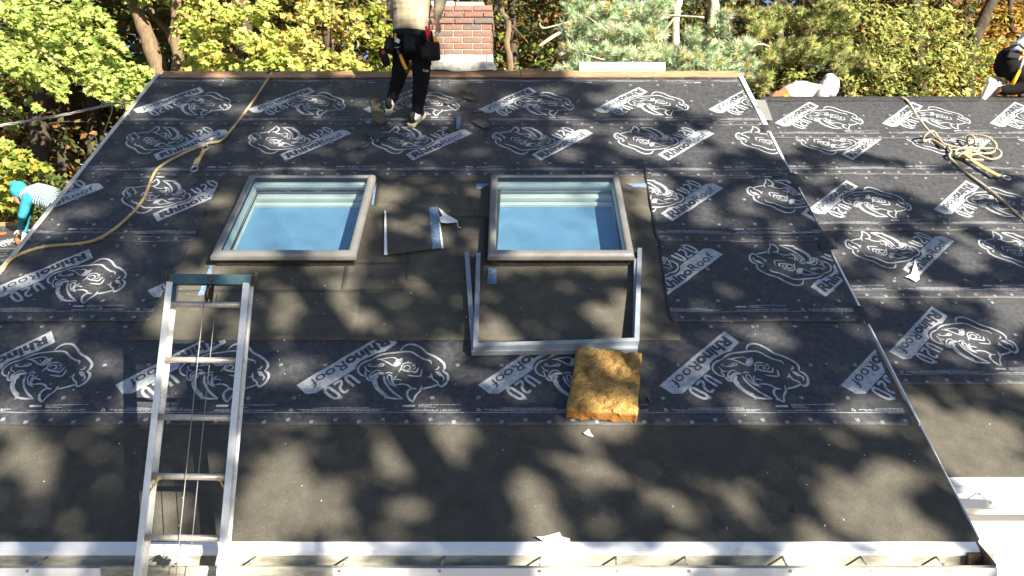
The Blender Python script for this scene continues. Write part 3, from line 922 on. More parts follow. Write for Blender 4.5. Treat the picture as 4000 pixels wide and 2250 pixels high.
def foam():
    H = .115
    tl, tr, br, bl = hitp([(2256, 1347), (2508, 1372), (2492, 1612), (2214, 1592)], H)
    nu, ns = 46, 52
    def pos(a, b, h):
        u = (tl[0] * (1 - a) + tr[0] * a) * b + (bl[0] * (1 - a) + br[0] * a) * (1 - b)
        s = (tl[1] * (1 - a) + tr[1] * a) * b + (bl[1] * (1 - a) + br[1] * a) * (1 - b)
        ed = min(a, 1 - a, b, 1 - b)
        e = .012 * noise.noise(Vector((a * 6, b * 6, h * 20)))
        return MR.P(u + (e if ed < .02 else 0), s + (e if ed < .02 else 0), h)
    vs, fs, mi = [], [], []
    dark = {}
    for j in range(ns + 1):
        for i in range(nu + 1):
            a, b = i / nu, j / ns
            p = Vector((a * 5, b * 5.5, 1))
            q = noise.fractal(p * 1.4, 1, 2, 4)
            d = -.014 * max(0, q * 1.6) + .006 * noise.noise(p * 5) + .004 * noise.noise(p * 11)
            ed = min(a, 1 - a, b, 1 - b)
            d -= .022 * max(0, 1 - ed / .035) ** 2
            if b > .3: d -= .012 * max(0, noise.noise(Vector((a * 4, b * 5, 9)))) * 1.5
            vs.append(pos(a, b, H + d - .028 * 0)); dark[len(vs) - 1] = q + .5 * noise.noise(p * 3)
    for j in range(ns):
        for i in range(nu):
            k = j * (nu + 1) + i
            fs.append((k, k + 1, k + nu + 2, k + nu + 1))
    loop = [i for i in range(nu + 1)] + [j * (nu + 1) + nu for j in range(1, ns + 1)] + [ns * (nu + 1) + i for i in range(nu - 1, -1, -1)] + [j * (nu + 1) for j in range(ns - 1, 0, -1)]
    prev = loop
    K = len(loop)
    for lay, hh in enumerate((.075, .045, .016)):
        base = len(vs)
        for q in loop:
            i, j = q % (nu + 1), q // (nu + 1)
            p = pos(i / nu, j / ns, hh)
            e = .006 * noise.noise(Vector((i * .3, j * .3, lay * 3)))
            vs.append(p + MR.es * e + Vector((e, 0, 0)))
        cur = list(range(base, base + K))
        for q in range(K): fs.append((prev[(q + 1) % K], prev[q], cur[q], cur[(q + 1) % K]))
        prev = cur
    m = MB(); m.add(vs, fs, 0, True)
    for i, f in enumerate(m.f):
        if i >= nu * ns: m.mi[i] = 2
        elif sum(dark.get(k, 0) for k in f) / 4 > .42: m.mi[i] = 1
    o = m.build('insulation_slab', [M_['foam'], M_['foamdark'], M_['foamside']], None, fix=False)
    tag(o, 'crumbling yellow foam insulation slab lying against the grey trim frames', 'foam')
foam()

# ladder --------------------------------------------------------
KZ = 1.08
LT = [at(670, 1108, 3.63 * KZ), at(975, 1108, 3.63 * KZ)]
LB = [at(543, 2250, 3.35 * KZ), at(872, 2250, 3.35 * KZ)]
ax = ((LT[0] + LT[1]) / 2 - (LB[0] + LB[1]) / 2).normalized()
lat = Vector((1, 0, 0))
lat = (lat - ax * lat.dot(ax)).normalized()
fwd = lat.cross(ax); fwd = fwd if fwd.y < 0 else -fwd            # towards the camera
topc = (LT[0] + LT[1]) / 2
halfw = ((LT[1] - LT[0]).length) / 2
foot_t = (topc.z - 0.03) / ax.z
ladder = empty('ladder', topc - ax * foot_t, 'aluminium extension ladder with teal top bracket leaning on the gutter', 'ladder')
def LP(x, d, y=0.0):   # x across, d down from the top, y towards camera
    return topc + lat * x - ax * d + fwd * y
length = foot_t - 0.0
for sgn in (-1, 1):
    m = MB()
    x = sgn * (halfw - .002)
    mid = length / 2
    m.box(LP(x, mid, 0), lat * .0025, ax * mid, fwd * .034)                    # web
    for yy in (-.036, .036):
        m.box(LP(x + sgn * (-.004), mid, yy), lat * .0165, ax * mid, fwd * .0025, bevel=.001)
    m.box(LP(x + .0055, mid, .012), lat * .003, ax * mid, fwd * .003)
    m.build('rail', M_['alu'], ladder)
d0 = 0.115 / 0.9957
dr = 0.2995
rail_rungs = []
k = 0
while d0 + k * dr < length - .1:
    d = d0 + k * dr
    m = MB()
    m.tube([LP(-halfw + .004, d), LP(halfw - .004, d)], .0165, 12)
    for sgn in (-1, 1): m.tube([LP(sgn * (halfw - .006), d), LP(sgn * (halfw - .012), d)], .023, 12)
    m.tube([LP(halfw - .001, d), LP(halfw + .006, d)], .013, 12)
    m.build('rung', M_['rung'], ladder)
    k += 1
m = MB()
m.box(LP(0, -.022, .012), lat * (halfw + .008), ax * .028, fwd * .004, bevel=.002)
m.box(LP(0, .002, -.012), lat * (halfw + .006), ax * .003, fwd * .022)
for sgn in (-1, 1):
    m.box(LP(sgn * (halfw - .012), .03, -.006), lat * .003, ax * .075, fwd * .026)
m.build('top_bracket', M_['teal'], ladder)
m = MB()
m.tube([LP(0.005, -.022, .016), LP(0.005, -.022, .022)], [.016, .010], 12)
m.build('bolt', M_['rust'], ladder)
for sgn in (-1, 1):
    m = MB()
    x = sgn * (halfw + .030)
    m.box(LP(sgn * (halfw + .016), -.047, 0), lat * .026, ax * .002, fwd * .014)
    m.tube([LP(x, -.062, 0), LP(x, .015, 0)], .004, 8)
    m.tube([LP(x, -.064, 0), LP(x, -.054, 0)], .008, 8)
    hel = [LP(x + .009 * cos(a), -.044 + .055 * a / (14 * pi), .009 * sin(a)) for a in np.linspace(0, 14 * pi, 90)]
    m.tube(hel, .0022, 5)
    m.build('spring_bolt', M_['rust'], ladder)
m = MB()
for xx in (-.011, .014):
    m.prism([LP(xx, .0, -.012), LP(xx, .0, .022), LP(xx, .075, .03), LP(xx, .118, .012), LP(xx, .118, -.004), LP(xx, .06, -.012)], lat * .003)
m.tube([LP(-.016, .052, .006), LP(.020, .052, .006)], .006, 8); m.tube([LP(-.014, .108, .004), LP(.022, .108, .004)], .004, 8)
pl = m.build('pulley', M_['darksteel'], ladder)
m = MB(); m.tube([LP(-.006, .052, .006), LP(.010, .052, .006)], .036, 20); m.build('pulley_wheel', M_['rust'], pl)
for xx, yy in ((-.008, .040), (.026, -.03)):
    m = MB()
    pts = [LP(xx + (-.004 * q / 10), .05 + (length - .5) * q / 10, yy + .004 * sin(q)) for q in range(11)]
    m.tube(pts, .0024, 6); m.build('hoist_rope', M_['cable'], ladder)
brace_d = d0 + 3 * dr
for sgn in (-1, 1):
    m = MB()
    a, b = LP(sgn * (halfw - .058), brace_d + .008, .018), LP(sgn * (halfw - .008), brace_d + .085, .020)
    m.tube([a, b], .0048, 6)
    m.tube([a + fwd * .0, a + fwd * .006], .010, 10); m.tube([b - lat * sgn * .0, b + fwd * .006], .012, 10)
    m.build('brace', M_['webbing'], ladder)

# ================================================================ chimney
CHX0, CHX1 = (1652 - 2000) / FPX * 8.05, (1921 - 2000) / FPX * 8.05
CHY0 = ridge.y + .03; CHY1 = CHY0 + .62
ch_top = at(1850, 21, (CHY0 - 0) / ray(1850, 21).y).z
chim = empty('chimney', ((CHX0 + CHX1) / 2, (CHY0 + CHY1) / 2, ridge.z - .4), 'red brick chimney with pale metal flashing behind the standing worker', 'chimney')
m = MB(); m.wbox(CHX0 + .008, CHX1 - .008, CHY0 + .008, CHY1 - .008, 3.0, ch_top - .004); m.build('mortar_core', M_['mortar'], chim)
brick_mats = [mat('brick_%d' % i, c, .9, .22, 22, bump=.5, bscale=90) for i, c in enumerate(((.20, .105, .082), (.18, .112, .092), (.225, .125, .102), (.135, .105, .093)))]
BL, BH, BD, J = .203, .0575, .092, .0108
def brick_mesh(l, d, seed):
    m = MB(); m.box((0, 0, 0), (l / 2, 0, 0), (0, d / 2, 0), (0, 0, BH / 2), bevel=.004)
    me = bpy.data.meshes.new('brick'); me.from_pydata(m.v, [], m.f)
    bm = bmesh.new(); bm.from_mesh(me)
    r = random.Random(seed)
    for v in bm.verts: v.co += Vector((r.uniform(-1, 1), r.uniform(-1, 1), r.uniform(-1, 1))) * .0012
    bmesh.ops.recalc_face_normals(bm, faces=bm.faces); bm.to_mesh(me); bm.free()
    return me
bcache = {}
def put_brick(x, y, z, l, rot, r):
    mi = r.choice([0, 0, 1, 1, 2, 2, 3])
    key = (round(l, 3), mi)
    if key not in bcache:
        bcache[key] = brick_mesh(l, BD, len(bcache)); bcache[key].materials.append(brick_mats[mi])
    o = bpy.data.objects.new('brick', bcache[key]); col.objects.link(o)
    o.parent = chim; o.matrix_parent_inverse = Matrix.Translation(-chim.location)
    o.location = (x, y, z); o.rotation_euler = (r.uniform(-.006, .006), 0, rot + r.uniform(-.01, .01))
rb = random.Random(5)
for cidx in range(13):
    z = ch_top - BH / 2 - cidx * (BH + J)
    ex = .014 if cidx in (1, 2) else (.006 if cidx == 0 else 0)
    off = (BL + J) / 2 if cidx % 2 else 0
    W = CHX1 - CHX0 + 2 * ex
    for side in (0, 1):
        y = CHY0 - ex + BD / 2 if side == 0 else CHY1 + ex - BD / 2
        x = CHX1 + ex
        l = BL if cidx % 2 == 0 else BL / 2
        while x > CHX0 - ex + .03:
            ll = min(l, x - (CHX0 - ex))
            if ll < .04: break
            put_brick(x - ll / 2, y, z, ll, 0, rb)
            x -= ll + J; l = BL
    for side in (0, 1):
        x = CHX1 + ex - BD / 2 if side == 0 else CHX0 - ex + BD / 2
        y0 = CHY0 - ex + BD + J; y1 = CHY1 + ex - BD - J
        y = y0
        l = BL / 2 if cidx % 2 == 0 else BL
        while y < y1 - .03:
            ll = min(l, y1 - y)
            put_brick(x, y + ll / 2, z, ll, pi / 2, rb)
            y += ll + J; l = BL
m = MB()
m.wbox(CHX0 + .36, CHX1 - .085, CHY0 + .05, CHY1 - .05, ch_top + .001, ch_top + .055, bevel=.012)
m.build('crown_slab', M_['concrete'], chim)
m = MB(); m.wbox(CHX0 + .03, CHX0 + .345, CHY0 + .08, CHY1 - .08, ch_top + .001, ch_top + .075, bevel=.015); m.build('crown_cap', M_['lead'], chim)
# flashing: upright band, then a flared skirt with a ragged hem
fz1 = ch_top - 8 * (BH + J) + .012
fz0 = at(1850, 247, CHY0 / ray(1850, 247).y).z
fzb = at(1850, 280, CHY0 / ray(1850, 280).y).z
def skirt(z1, z0, o1, o0, name, mt, rag):
    n = 30
    ring = []
    per = [((CHX0, CHY0), (CHX1, CHY0), (0, -1)), ((CHX1, CHY0), (CHX1, CHY1), (1, 0)), ((CHX1, CHY1), (CHX0, CHY1), (0, 1)), ((CHX0, CHY1), (CHX0, CHY0), (-1, 0))]
    vs, fs = [], []
    cnt = 0
    for a, b, nn in per:
        for k in range(n):
            t_ = k / n
            x, y = a[0] + (b[0] - a[0]) * t_, a[1] + (b[1] - a[1]) * t_
            cx, cy = (x - (CHX0 + CHX1) / 2) / (CHX1 - CHX0) * 2, (y - (CHY0 + CHY1) / 2) / (CHY1 - CHY0) * 2
            for zz, oo, rg in ((z1, o1, .003), ((z1 + z0) / 2, (o1 + o0) / 2 * .9 + .003, .005), (z0, o0, rag)):
                e = rg * noise.noise(Vector((x * 8, y * 8, zz * 5)))
                vs.append((x + cx * oo + e * .3, y + cy * oo + e * .3, zz + e))
            cnt += 1
    for k in range(cnt):
        j = (k + 1) % cnt
        for q in range(2): fs.append((3 * k + q, 3 * k + q + 1, 3 * j + q + 1, 3 * j + q))
    mb = MB(); mb.add(vs, fs, 0, True)
    return mb.build(name, mt, chim)
skirt(fz1, fz0, .012, .018, 'flashing_band', M_['lead'], .004)
skirt(fz0 + .012, fzb, .024, .07, 'flashing_skirt', M_['leaddirty'], .018)
m = MB(); m.wbox(CHX1 - .055, CHX1 - .049, CHY0 - .021, CHY0 - .017, fz0 + .02, fz1); m.build('flashing_seam', M_['darksteel'], chim)

# white bent sheet lying along the ridge
def ridge_sheet():
    zc = 8.12
    a, b = at(2264, 284, zc), at(2598, 284, zc)
    top = at(2264, 246, zc + .03).z
    m = MB()
    sec = [(0, 0), (-.012, (top - a.z) * .55), (.004, (top - a.z)), (.09, (top - a.z) + .012), (.2, .0)]
    vs, fs = [], []
    n = 24
    for i in range(n + 1):
        x = a.x + (b.x - a.x) * i / n
        e = .004 * noise.noise(Vector((x * 4, 3, 3)))
        for y, z in sec: vs.append((x, a.y + y + e, a.z + z + e))
    k = len(sec)
    for i in range(n):
        for j in range(k - 1): fs.append((i * k + j, (i + 1) * k + j, (i + 1) * k + j + 1, i * k + j + 1))
    fs.append(tuple(range(k))); fs.append(tuple(n * k + j for j in range(k)))
    m.add(vs, fs, 0)
    o = m.build('ridge_vent_sheet', M_['white'])
    tag(o, 'long white sheet metal cap lying along the ridge in front of the pine', 'metal sheet')
ridge_sheet()

# ================================================================ ropes
def strand_rope(path, r, name, mt, strands=3, pitch=0.07):
    P = spline(path, 1) if len(path) < 3 else path
    # resample
    pts = [Vector(p) for p in P]
    d = [0]
    for i in range(1, len(pts)): d.append(d[-1] + (pts[i] - pts[i - 1]).length)
    n = max(8, int(d[-1] / 0.009))
    out = []
    j = 0
    for k in range(n + 1):
        x = d[-1] * k / n
        while j < len(d) - 2 and d[j + 1] < x: j += 1
        t_ = (x - d[j]) / max(1e-9, d[j + 1] - d[j])
        out.append(pts[j].lerp(pts[j + 1], t_))
    m = MB()
    a = (out[1] - out[0]).orthogonal().normalized()
    lines = [[] for _ in range(strands)]
    for i, p in enumerate(out):
        t_ = (out[min(i + 1, n)] - out[max(i - 1, 0)]).normalized()
        a = (a - t_ * a.dot(t_)).normalized(); b = t_.cross(a)
        for q in range(strands):
            an = 2 * pi * (q / strands + (d[-1] * i / n) / pitch)
            lines[q].append(p + (a * cos(an) + b * sin(an)) * r * .5)
    for l in lines: m.tube(l, r * .56, 5)
    return m.build(name, mt, None, fix=False)
def roof_path(pts, h=.024, fr=MR, n=8):
    out = []
    for p in pts:
        hh = p[2] if len(p) > 2 else h
        u, s = fr.hit(p[0], p[1], hh)
        out.append(fr.P(u, s, hh))
    return spline(out, n)
lp = roof_path([(1062, 283, .05), (1040, 318, .04), (985, 400, .03), (905, 505), (860, 550, .04), (800, 563, .034), (690, 612, .03), (620, 655), (592, 700), (575, 745), (545, 800), (490, 858), (432, 905), (370, 938), (300, 952), (220, 958), (150, 968), (85, 990), (40, 1015, .03), (14, 1048, .02)])
lp += [Vector((UL - .03, lp[-1].y - .05, lp[-1].z - .12)), Vector((UL - .05, lp[-1].y - .1, lp[-1].z - .6)), Vector((UL - .06, lp[-1].y - .1, lp[-1].z - 1.4))]
tag(strand_rope(lp, .0125, 'safety_rope', M_['rope']), 'twisted tan safety rope running down the left part of the roof', 'rope')
# rope anchor at the ridge
m = MB()
c = at(1062, 280, 8.0)
m.tube([c + Vector((-.05, -.03, -.02)), c + Vector((.02, 0, .02)), c + Vector((.06, .05, .05))], .008, 6)
m.box(c + Vector((.02, .02, .0)), (.05, 0, .01), (0, .02, .0), (0, 0, .006))
tag(m.build('roof_anchor', M_['darksteel']), 'small dark metal anchor holding the left rope at the ridge', 'anchor')
# rope grab with ring, strap and snap hook
def RP(px, py, h): return MR.P(*MR.hit(px, py, h), h)
gr = empty('rope_grab', RP(835, 545, .02), 'steel rope grab on the left rope with tan strap and snap hook', 'rope grab')
m = MB()
m.tube([RP(848, 533, .05), RP(808, 550, .05)], .017, 10)
m.box((RP(845, 548, .045) + RP(822, 552, .045)) / 2, (RP(848, 540, .045) - RP(812, 556, .045)) * .5, MR.n * .016, MR.es * .004)
m.build('grab_body', M_['steel'], gr)
m = MB(); ca, cb = RP(826, 548, .045), RP(806, 568, .04); m.tube([ca, ca.lerp(cb, .5) + MR.n * .012, cb], .006, 8); m.build('lever', M_['steel'], gr)
def ringpts(px, py, rx, ry, h, n=18): return [RP(px + rx * cos(2 * pi * k / n), py + ry * sin(2 * pi * k / n), h) for k in range(n + 1)]
m = MB(); m.tube(ringpts(801, 577, 13, 8, .035), .0045, 6, cap=False); m.build('ring', M_['steel'], gr)
m = MB()
def strap(pts, w, h):
    P = [RP(a, b, h) for a, b in pts]
    vs, fs = [], []
    for i, p in enumerate(P):
        t_ = (P[min(i + 1, len(P) - 1)] - P[max(i - 1, 0)]).normalized()
        s_ = t_.cross(MR.n).normalized()
        vs += [p + s_ * w / 2, p - s_ * w / 2, p - s_ * w / 2 - MR.n * .005, p + s_ * w / 2 - MR.n * .005]
    for i in range(len(P) - 1):
        for k in range(4): fs.append((4 * i + k, 4 * i + (k + 1) % 4, 4 * i + 4 + (k + 1) % 4, 4 * i + 4 + k))
    fs += [(0, 1, 2, 3), tuple(4 * (len(P) - 1) + k for k in (3, 2, 1, 0))]
    m.add(vs, fs)
strap([(797, 583), (790, 598), (782, 612), (774, 628), (768, 640)], .034, .034)
m.build('strap', M_['webbing'], gr)
m = MB(); m.box(RP(770, 628, .042), Vector((.022, 0, 0)), MR.es * .045, MR.n * .004); m.build('keeper', M_['rope'], gr)
def snap_hook(fr, pc, tip, h, parent):
    a, b = fr.P(*fr.hit(*pc, h), h), fr.P(*fr.hit(*tip, h), h)
    d = (b - a); L = d.length; d.normalize(); s_ = d.cross(fr.n).normalized()
    m = MB()
    m.prism([a - s_ * .022, a + s_ * .022, a + s_ * .026 + d * L * .4, a - s_ * .026 + d * L * .4], fr.n * .012)
    c = a + d * L * .68
    ring = [c + (d * cos(q) * L * .32 + s_ * sin(q) * .03) + fr.n * .006 for q in np.linspace(0, 2 * pi, 19)]
    m.tube(ring, .008, 8, cap=False)
    m.build('snap_hook', M_['steel'], parent)
snap_hook(MR, (766, 642), (757, 672), .03, gr)

def WP(px, py, h): return WR.P(*WR.hit(px, py, h), h)
wp_ = spline([WP(*p) for p in ((3522, 378, .045), (3548, 398, .03), (3580, 450, .02), (3625, 508, .02), (3680, 558, .025), (3715, 590, .04), (3708, 605, .05), (3712, 618, .04), (3735, 640, .025), (3775, 675, .02), (3840, 722, .02), (3895, 765, .02), (3950, 815, .02), (4000, 862, .02), (4080, 950, .02), (4140, 1060, .02))], 8)
tag(strand_rope(wp_, .0125, 'safety_rope', M_['palerope']), 'pale safety rope running down the right-hand roof beneath a tangled bundle', 'rope')
bund = [(3690, 575, .05), (3640, 545, .02), (3607, 552, .03), (3612, 530, .10), (3640, 512, .14), (3660, 530, .06), (3690, 565, .05), (3740, 575, .06), (3800, 590, .05), (3850, 600, .05), (3885, 590, .06), (3888, 560, .11), (3850, 533, .13), (3790, 526, .1), (3772, 540, .07), (3790, 565, .06), (3810, 555, .12), (3800, 532, .15), (3778, 535, .12), (3785, 570, .06), (3800, 595, .06), (3830, 608, .05), (3870, 622, .04), (3905, 612, .06), (3908, 592, .08), (3880, 580, .07), (3830, 580, .06), (3760, 578, .06), (3735, 590, .07), (3738, 612, .06), (3755, 600, .1), (3790, 604, .08), (3830, 598, .07), (3780, 588, .09), (3770, 605, .08), (3800, 622, .06), (3840, 625, .05)]
tag(strand_rope(spline([WP(*p) for p in bund], 8), .0122, 'rope_bundle', M_['palerope']), 'tangled loops of pale rope lying on the right-hand roof', 'rope')
ln = empty('lanyard', WP(3800, 630, .02), 'yellow webbing lanyard with snap hook hanging from the rope bundle', 'lanyard')
def wstrap(pts, w, h, name, mt):
    P = [WP(a, b, h) for a, b in pts]
    mm = MB(); vs, fs = [], []
    for i, p in enumerate(P):
        t_ = (P[min(i + 1, len(P) - 1)] - P[max(i - 1, 0)]).normalized(); s_ = t_.cross(WR.n).normalized()
        vs += [p + s_ * w / 2, p - s_ * w / 2, p - s_ * w / 2 - WR.n * .008, p + s_ * w / 2 - WR.n * .008]
    for i in range(len(P) - 1):
        for k in range(4): fs.append((4 * i + k, 4 * i + (k + 1) % 4, 4 * i + 4 + (k + 1) % 4, 4 * i + 4 + k))
    fs += [(0, 1, 2, 3), tuple(4 * (len(P) - 1) + k for k in (3, 2, 1, 0))]
    mm.add(vs, fs); mm.build(name, mt, ln)
wstrap([(3765, 600), (3785, 615), (3810, 633), (3850, 658), (3880, 673), (3905, 686)], .045, .06, 'strap', M_['webbing'])
m = MB(); m.box(WP(3775, 605, .07), (.05, 0, 0), WR.es * .03, WR.n * .03, bevel=.012); m.build('energy_absorber', M_['webbing'], ln)
snap_hook(WR, (3900, 684), (3945, 702), .04, ln)

# service cable on the left
def cable():
    t = empty('service_cable', at(515, 392, 7.2), 'grey twisted overhead cable attached near the left roof edge', 'cable')
    path = [at(-160, 512, 6.4), at(0, 490, 6.55), at(120, 470, 6.7), at(250, 448, 6.85), at(360, 424, 7.0), at(470, 400, 7.12)]
    base = spline(path, 20)
    for q in range(3):
        m = MB()
        pts = []
        for i, p in enumerate(base):
            an = 2 * pi * (q / 3 + i / 26)
            pts.append(p + Vector((0, cos(an), sin(an))) * .008)
        m.tube(pts, .0055, 6); m.build('conductor', M_['cable'], t)
    m = MB(); m.tube([at(458, 402, 7.1), at(485, 396, 7.15)], .014, 8); m.build('splice', M_['steel'], t)
    m = MB(); m.tube([at(485, 396, 7.15), at(522, 392, 7.25)], .006, 6); m.build('support_wire', M_['darksteel'], t)
    m = MB(); m.tube(spline([at(385, 418, 7.0), at(412, 397, 7.0), at(430, 400, 7.0), at(438, 430, 7.0), at(425, 470, 7.05), at(405, 520, 7.1)], 6), .004, 6); m.build('drip_loop', M_['cable'], t)
    m = MB(); m.tube([at(488, 400, 7.15), at(492, 430, 7.15), at(480, 450, 7.2)], .004, 6); m.build('drip_loop', M_['webbing'], t)
cable()

# ================================================================ loose scraps on the roofs
def scrap(name, pts, fr, h, mt, label, cat, curl=.02, thick=.004, group=None, seed=0, sub=True):
    """pts in photograph pixels on the roof; a slightly buckled piece with ragged edges"""
    P = [Vector((*fr.hit(*p, h), 0)) for p in pts]
    bm = bmesh.new()
    # ragged outline
    out = []
    n = len(P)
    for i in range(n):
        a, b = P[i], P[(i + 1) % n]
        k = max(1, int((b - a).length / .03))
        for q in range(k):
            p = a.lerp(b, q / k)
            e = .0045 * noise.noise(Vector((p.x * 40, p.y * 40, seed)))
            out.append(p + Vector((e, e, 0)))
    f = bm.faces.new([bm.verts.new(p) for p in out])
    bmesh.ops.triangulate(bm, faces=[f])
    if sub: bmesh.ops.subdivide_edges(bm, edges=bm.edges[:], cuts=2, use_grid_fill=True)
    bm.normal_update()
    c = sum(P, Vector()) / n
    R_m = max((p - c).length for p in P)
    for v in bm.verts:
        d = (v.co - c)
        k = curl * ((d.x * cos(seed) + d.y * sin(seed)) / R_m) ** 2 + curl * .35 * noise.noise(Vector((v.co.x * 9, v.co.y * 9, seed)))
        v.co = fr.P(v.co.x, v.co.y, h + abs(k))
    bmesh.ops.recalc_face_normals(bm, faces=bm.faces)
    ex = bmesh.ops.extrude_face_region(bm, geom=bm.faces[:])
    for v in [e for e in ex['geom'] if isinstance(e, bmesh.types.BMVert)]: v.co -= fr.n * thick
    bmesh.ops.recalc_face_normals(bm, faces=bm.faces)
    me = bpy.data.meshes.new(name); bm.to_mesh(me); bm.free()
    o = link(name, me, M_[mt])
    tag(o, label, cat, group)
    return o
GS = 'torn shingle scraps near the standing worker'
scrap('shingle_scrap', [(1448, 395), (1475, 385), (1492, 400), (1500, 440), (1510, 475), (1490, 487), (1462, 480), (1452, 440)], MR, .03, 'shingle', 'long curled mossy shingle scrap left of the worker\'s feet', 'shingle scrap', .03, .006, GS, 1)
scrap('shingle_scrap', [(1805, 348), (1820, 345), (1845, 362), (1866, 375), (1865, 392), (1842, 395), (1808, 380)], MR, .035, 'shingle', 'mossy shingle scrap right of the worker, largest of those', 'shingle scrap', .03, .006, GS, 2)
scrap('shingle_scrap', [(1735, 400), (1770, 385), (1808, 388), (1770, 402), (1745, 408)], MR, .03, 'shinglegrey', 'grey torn shingle strip pointing at the mossy scrap', 'shingle scrap', .012, .005, GS, 3)
scrap('shingle_scrap', [(1810, 335), (1828, 325), (1846, 325), (1842, 332), (1818, 340)], MR, .03, 'shingle', 'small pale shingle flake nearest the ridge', 'shingle scrap', .012, .004, GS, 4)
scrap('shingle_scrap', [(1742, 508), (1760, 492), (1790, 490), (1825, 472), (1800, 490), (1772, 513), (1752, 517)], MR, .03, 'shinglegrey', 'ragged grey shingle scrap under the pale tape strip', 'shingle scrap', .012, .005, GS, 5)
scrap('shingle_scrap', [(1845, 478), (1880, 462), (1905, 462), (1920, 478), (1912, 498), (1890, 500), (1865, 488)], MR, .03, 'shinglegrey', 'broad grey shingle scrap farthest right on the lap line', 'shingle scrap', .014, .005, GS, 6)
scrap('shingle_scrap', [(1425, 515), (1465, 505), (1498, 522), (1505, 535), (1475, 540), (1432, 528)], MR, .03, 'shinglegrey', 'flat grey shingle scrap below and left of the worker', 'shingle scrap', .012, .005, GS, 7)
scrap('shingle_scrap', [(1390, 575), (1420, 565), (1448, 560), (1440, 572), (1405, 583)], MR, .03, 'shinglegrey', 'narrow grey shingle sliver lowest left of the worker', 'shingle scrap', .01, .005, GS, 8)
scrap('shingle_scrap', [(1845, 432), (1880, 430), (1893, 440), (1855, 440)], MR, .03, 'shinglegrey', 'thin dark shingle sliver on the print right of worker', 'shingle scrap', .01, .005, GS, 9)
scrap('shingle_scrap', [(1660, 400), (1675, 392), (1685, 405), (1668, 412)], MR, .03, 'shinglegrey', 'tiny dark shingle chip beside the worker\'s right leg', 'shingle scrap', .01, .005, GS, 10)
scrap('tape_scrap', [(1780, 503), (1796, 503), (1800, 452), (1786, 451)], MR, .045, 'bluetape', 'pale blue tape strip standing across the grey shingle scrap', 'tape', .004, .0015)
scrap('tape_scrap', [(1425, 480), (1440, 470), (1455, 478), (1440, 487)], MR, .03, 'bluetape', 'crumpled pale blue tape beside the long mossy shingle', 'tape', .02, .0015)
# felt offcut with white paper edges
oc = empty('felt_offcut', MR.P(*MR.hit(1610, 905), .02), 'loose square felt offcut with white edge and blue tape strip between skylights', 'felt offcut')
def flat(pts, h, th, name, mt, parent, lift=None):
    m = MB(); c = [MR.hit(*p, h) for p in pts]
    hs = lift or [0] * len(pts)
    lo = [MR.P(u, s, h + e) for (u, s), e in zip(c, hs)]
    m.prism(lo, MR.n * th); m.build(name, mt, parent)
flat([(1514, 1000), (1730, 974), (1716, 808), (1503, 824)], .022, .004, 'felt', M_['felt'], oc, [.012, .012, 0, 0])
flat([(1501, 1000), (1514, 1001), (1508, 826), (1502, 822)], .028, .002, 'white_edge', M_['paper'], oc, [.012, .012, 0, 0])
flat([(1690, 978), (1725, 973), (1711, 808), (1676, 812)], .0275, .002, 'tape_band', M_['bluetape'], oc, [.012, .012, 0, 0])
flat([(1725, 976), (1733, 972), (1722, 890), (1712, 826)], .0285, .002, 'white_edge', M_['paper'], oc, [.012, .012, 0, 0])
scrap('paper_scrap', [(1714, 814), (1730, 824), (1748, 840), (1785, 862), (1790, 872), (1748, 872), (1722, 868), (1716, 850), (1730, 842), (1722, 828)], MR, .05, 'paper', 'torn white release paper with a tail beside the felt offcut', 'paper', .02, .0015)
m = MB(); m.tube(spline([RP(1786, 865, .05), RP(1788, 880, .04), RP(1793, 888, .03), RP(1800, 889, .025)], 5), .003, 5)
tl_ = m.build('tail', M_['paper'], bpy.data.objects['paper_scrap'])
scrap('paper_scrap', [(2094, 2106), (2150, 2090), (2185, 2080), (2195, 2095), (2225, 2108), (2227, 2124), (2180, 2126), (2130, 2118)], MR, .012, 'paper', 'crumpled white paper at the edge of the roof above the gutter', 'paper', .03, .0015)
scrap('paper_scrap', [(2279, 1694), (2300, 1675), (2318, 1708), (2300, 1702)], MR, .012, 'paper', 'small white paper triangle just below the yellow foam slab', 'paper', .012, .0015)
scrap('paper_scrap', [(3575, 1012), (3583, 1050), (3592, 1090), (3578, 1100), (3548, 1085), (3535, 1082), (3560, 1070)], WR, .02, 'paper', 'pointed white paper scrap on the right-hand roof', 'paper', .02, .0015)
scrap('membrane_scrap', [(2528, 1545), (2545, 1553), (2580, 1565), (2555, 1562), (2540, 1572), (2530, 1560)], MR, .02, 'membrane', 'small folded black scrap right of the yellow foam slab', 'scrap', .02, .003)
M_['leaf_orange'] = mat('dry_leaf_orange', (.35, .15, .04), .8, .3, 20)
scrap('fallen_leaf', [(1532, 828), (1538, 824), (1544, 830), (1543, 836), (1536, 835)], MR, .024, 'leaf_orange', 'dry orange leaf lying left of the felt offcut top', 'leaf', .008, .001)
scrap('fallen_leaf', [(3088, 1984), (3096, 1980), (3104, 1992), (3096, 2000), (3088, 1996)], MR, .012, 'darksteel', 'dark curled leaf on the bare strip near the eave', 'leaf', .012, .001)
m = MB()
c = Vector(((2480 - 2000) / FPX * 3.72, E0.y - .09, gz - .1))
vs = [c + Vector((.05 * cos(a) * (1 + .3 * sin(3 * a)), .03 * sin(a), 0)) for a in np.linspace(0, 2 * pi, 9)[:-1]]
m.prism(vs, (0.005, .01, .035)); tag(m.build('membrane_scrap', M_['membrane']), 'black scrap lying inside the main gutter', 'scrap')
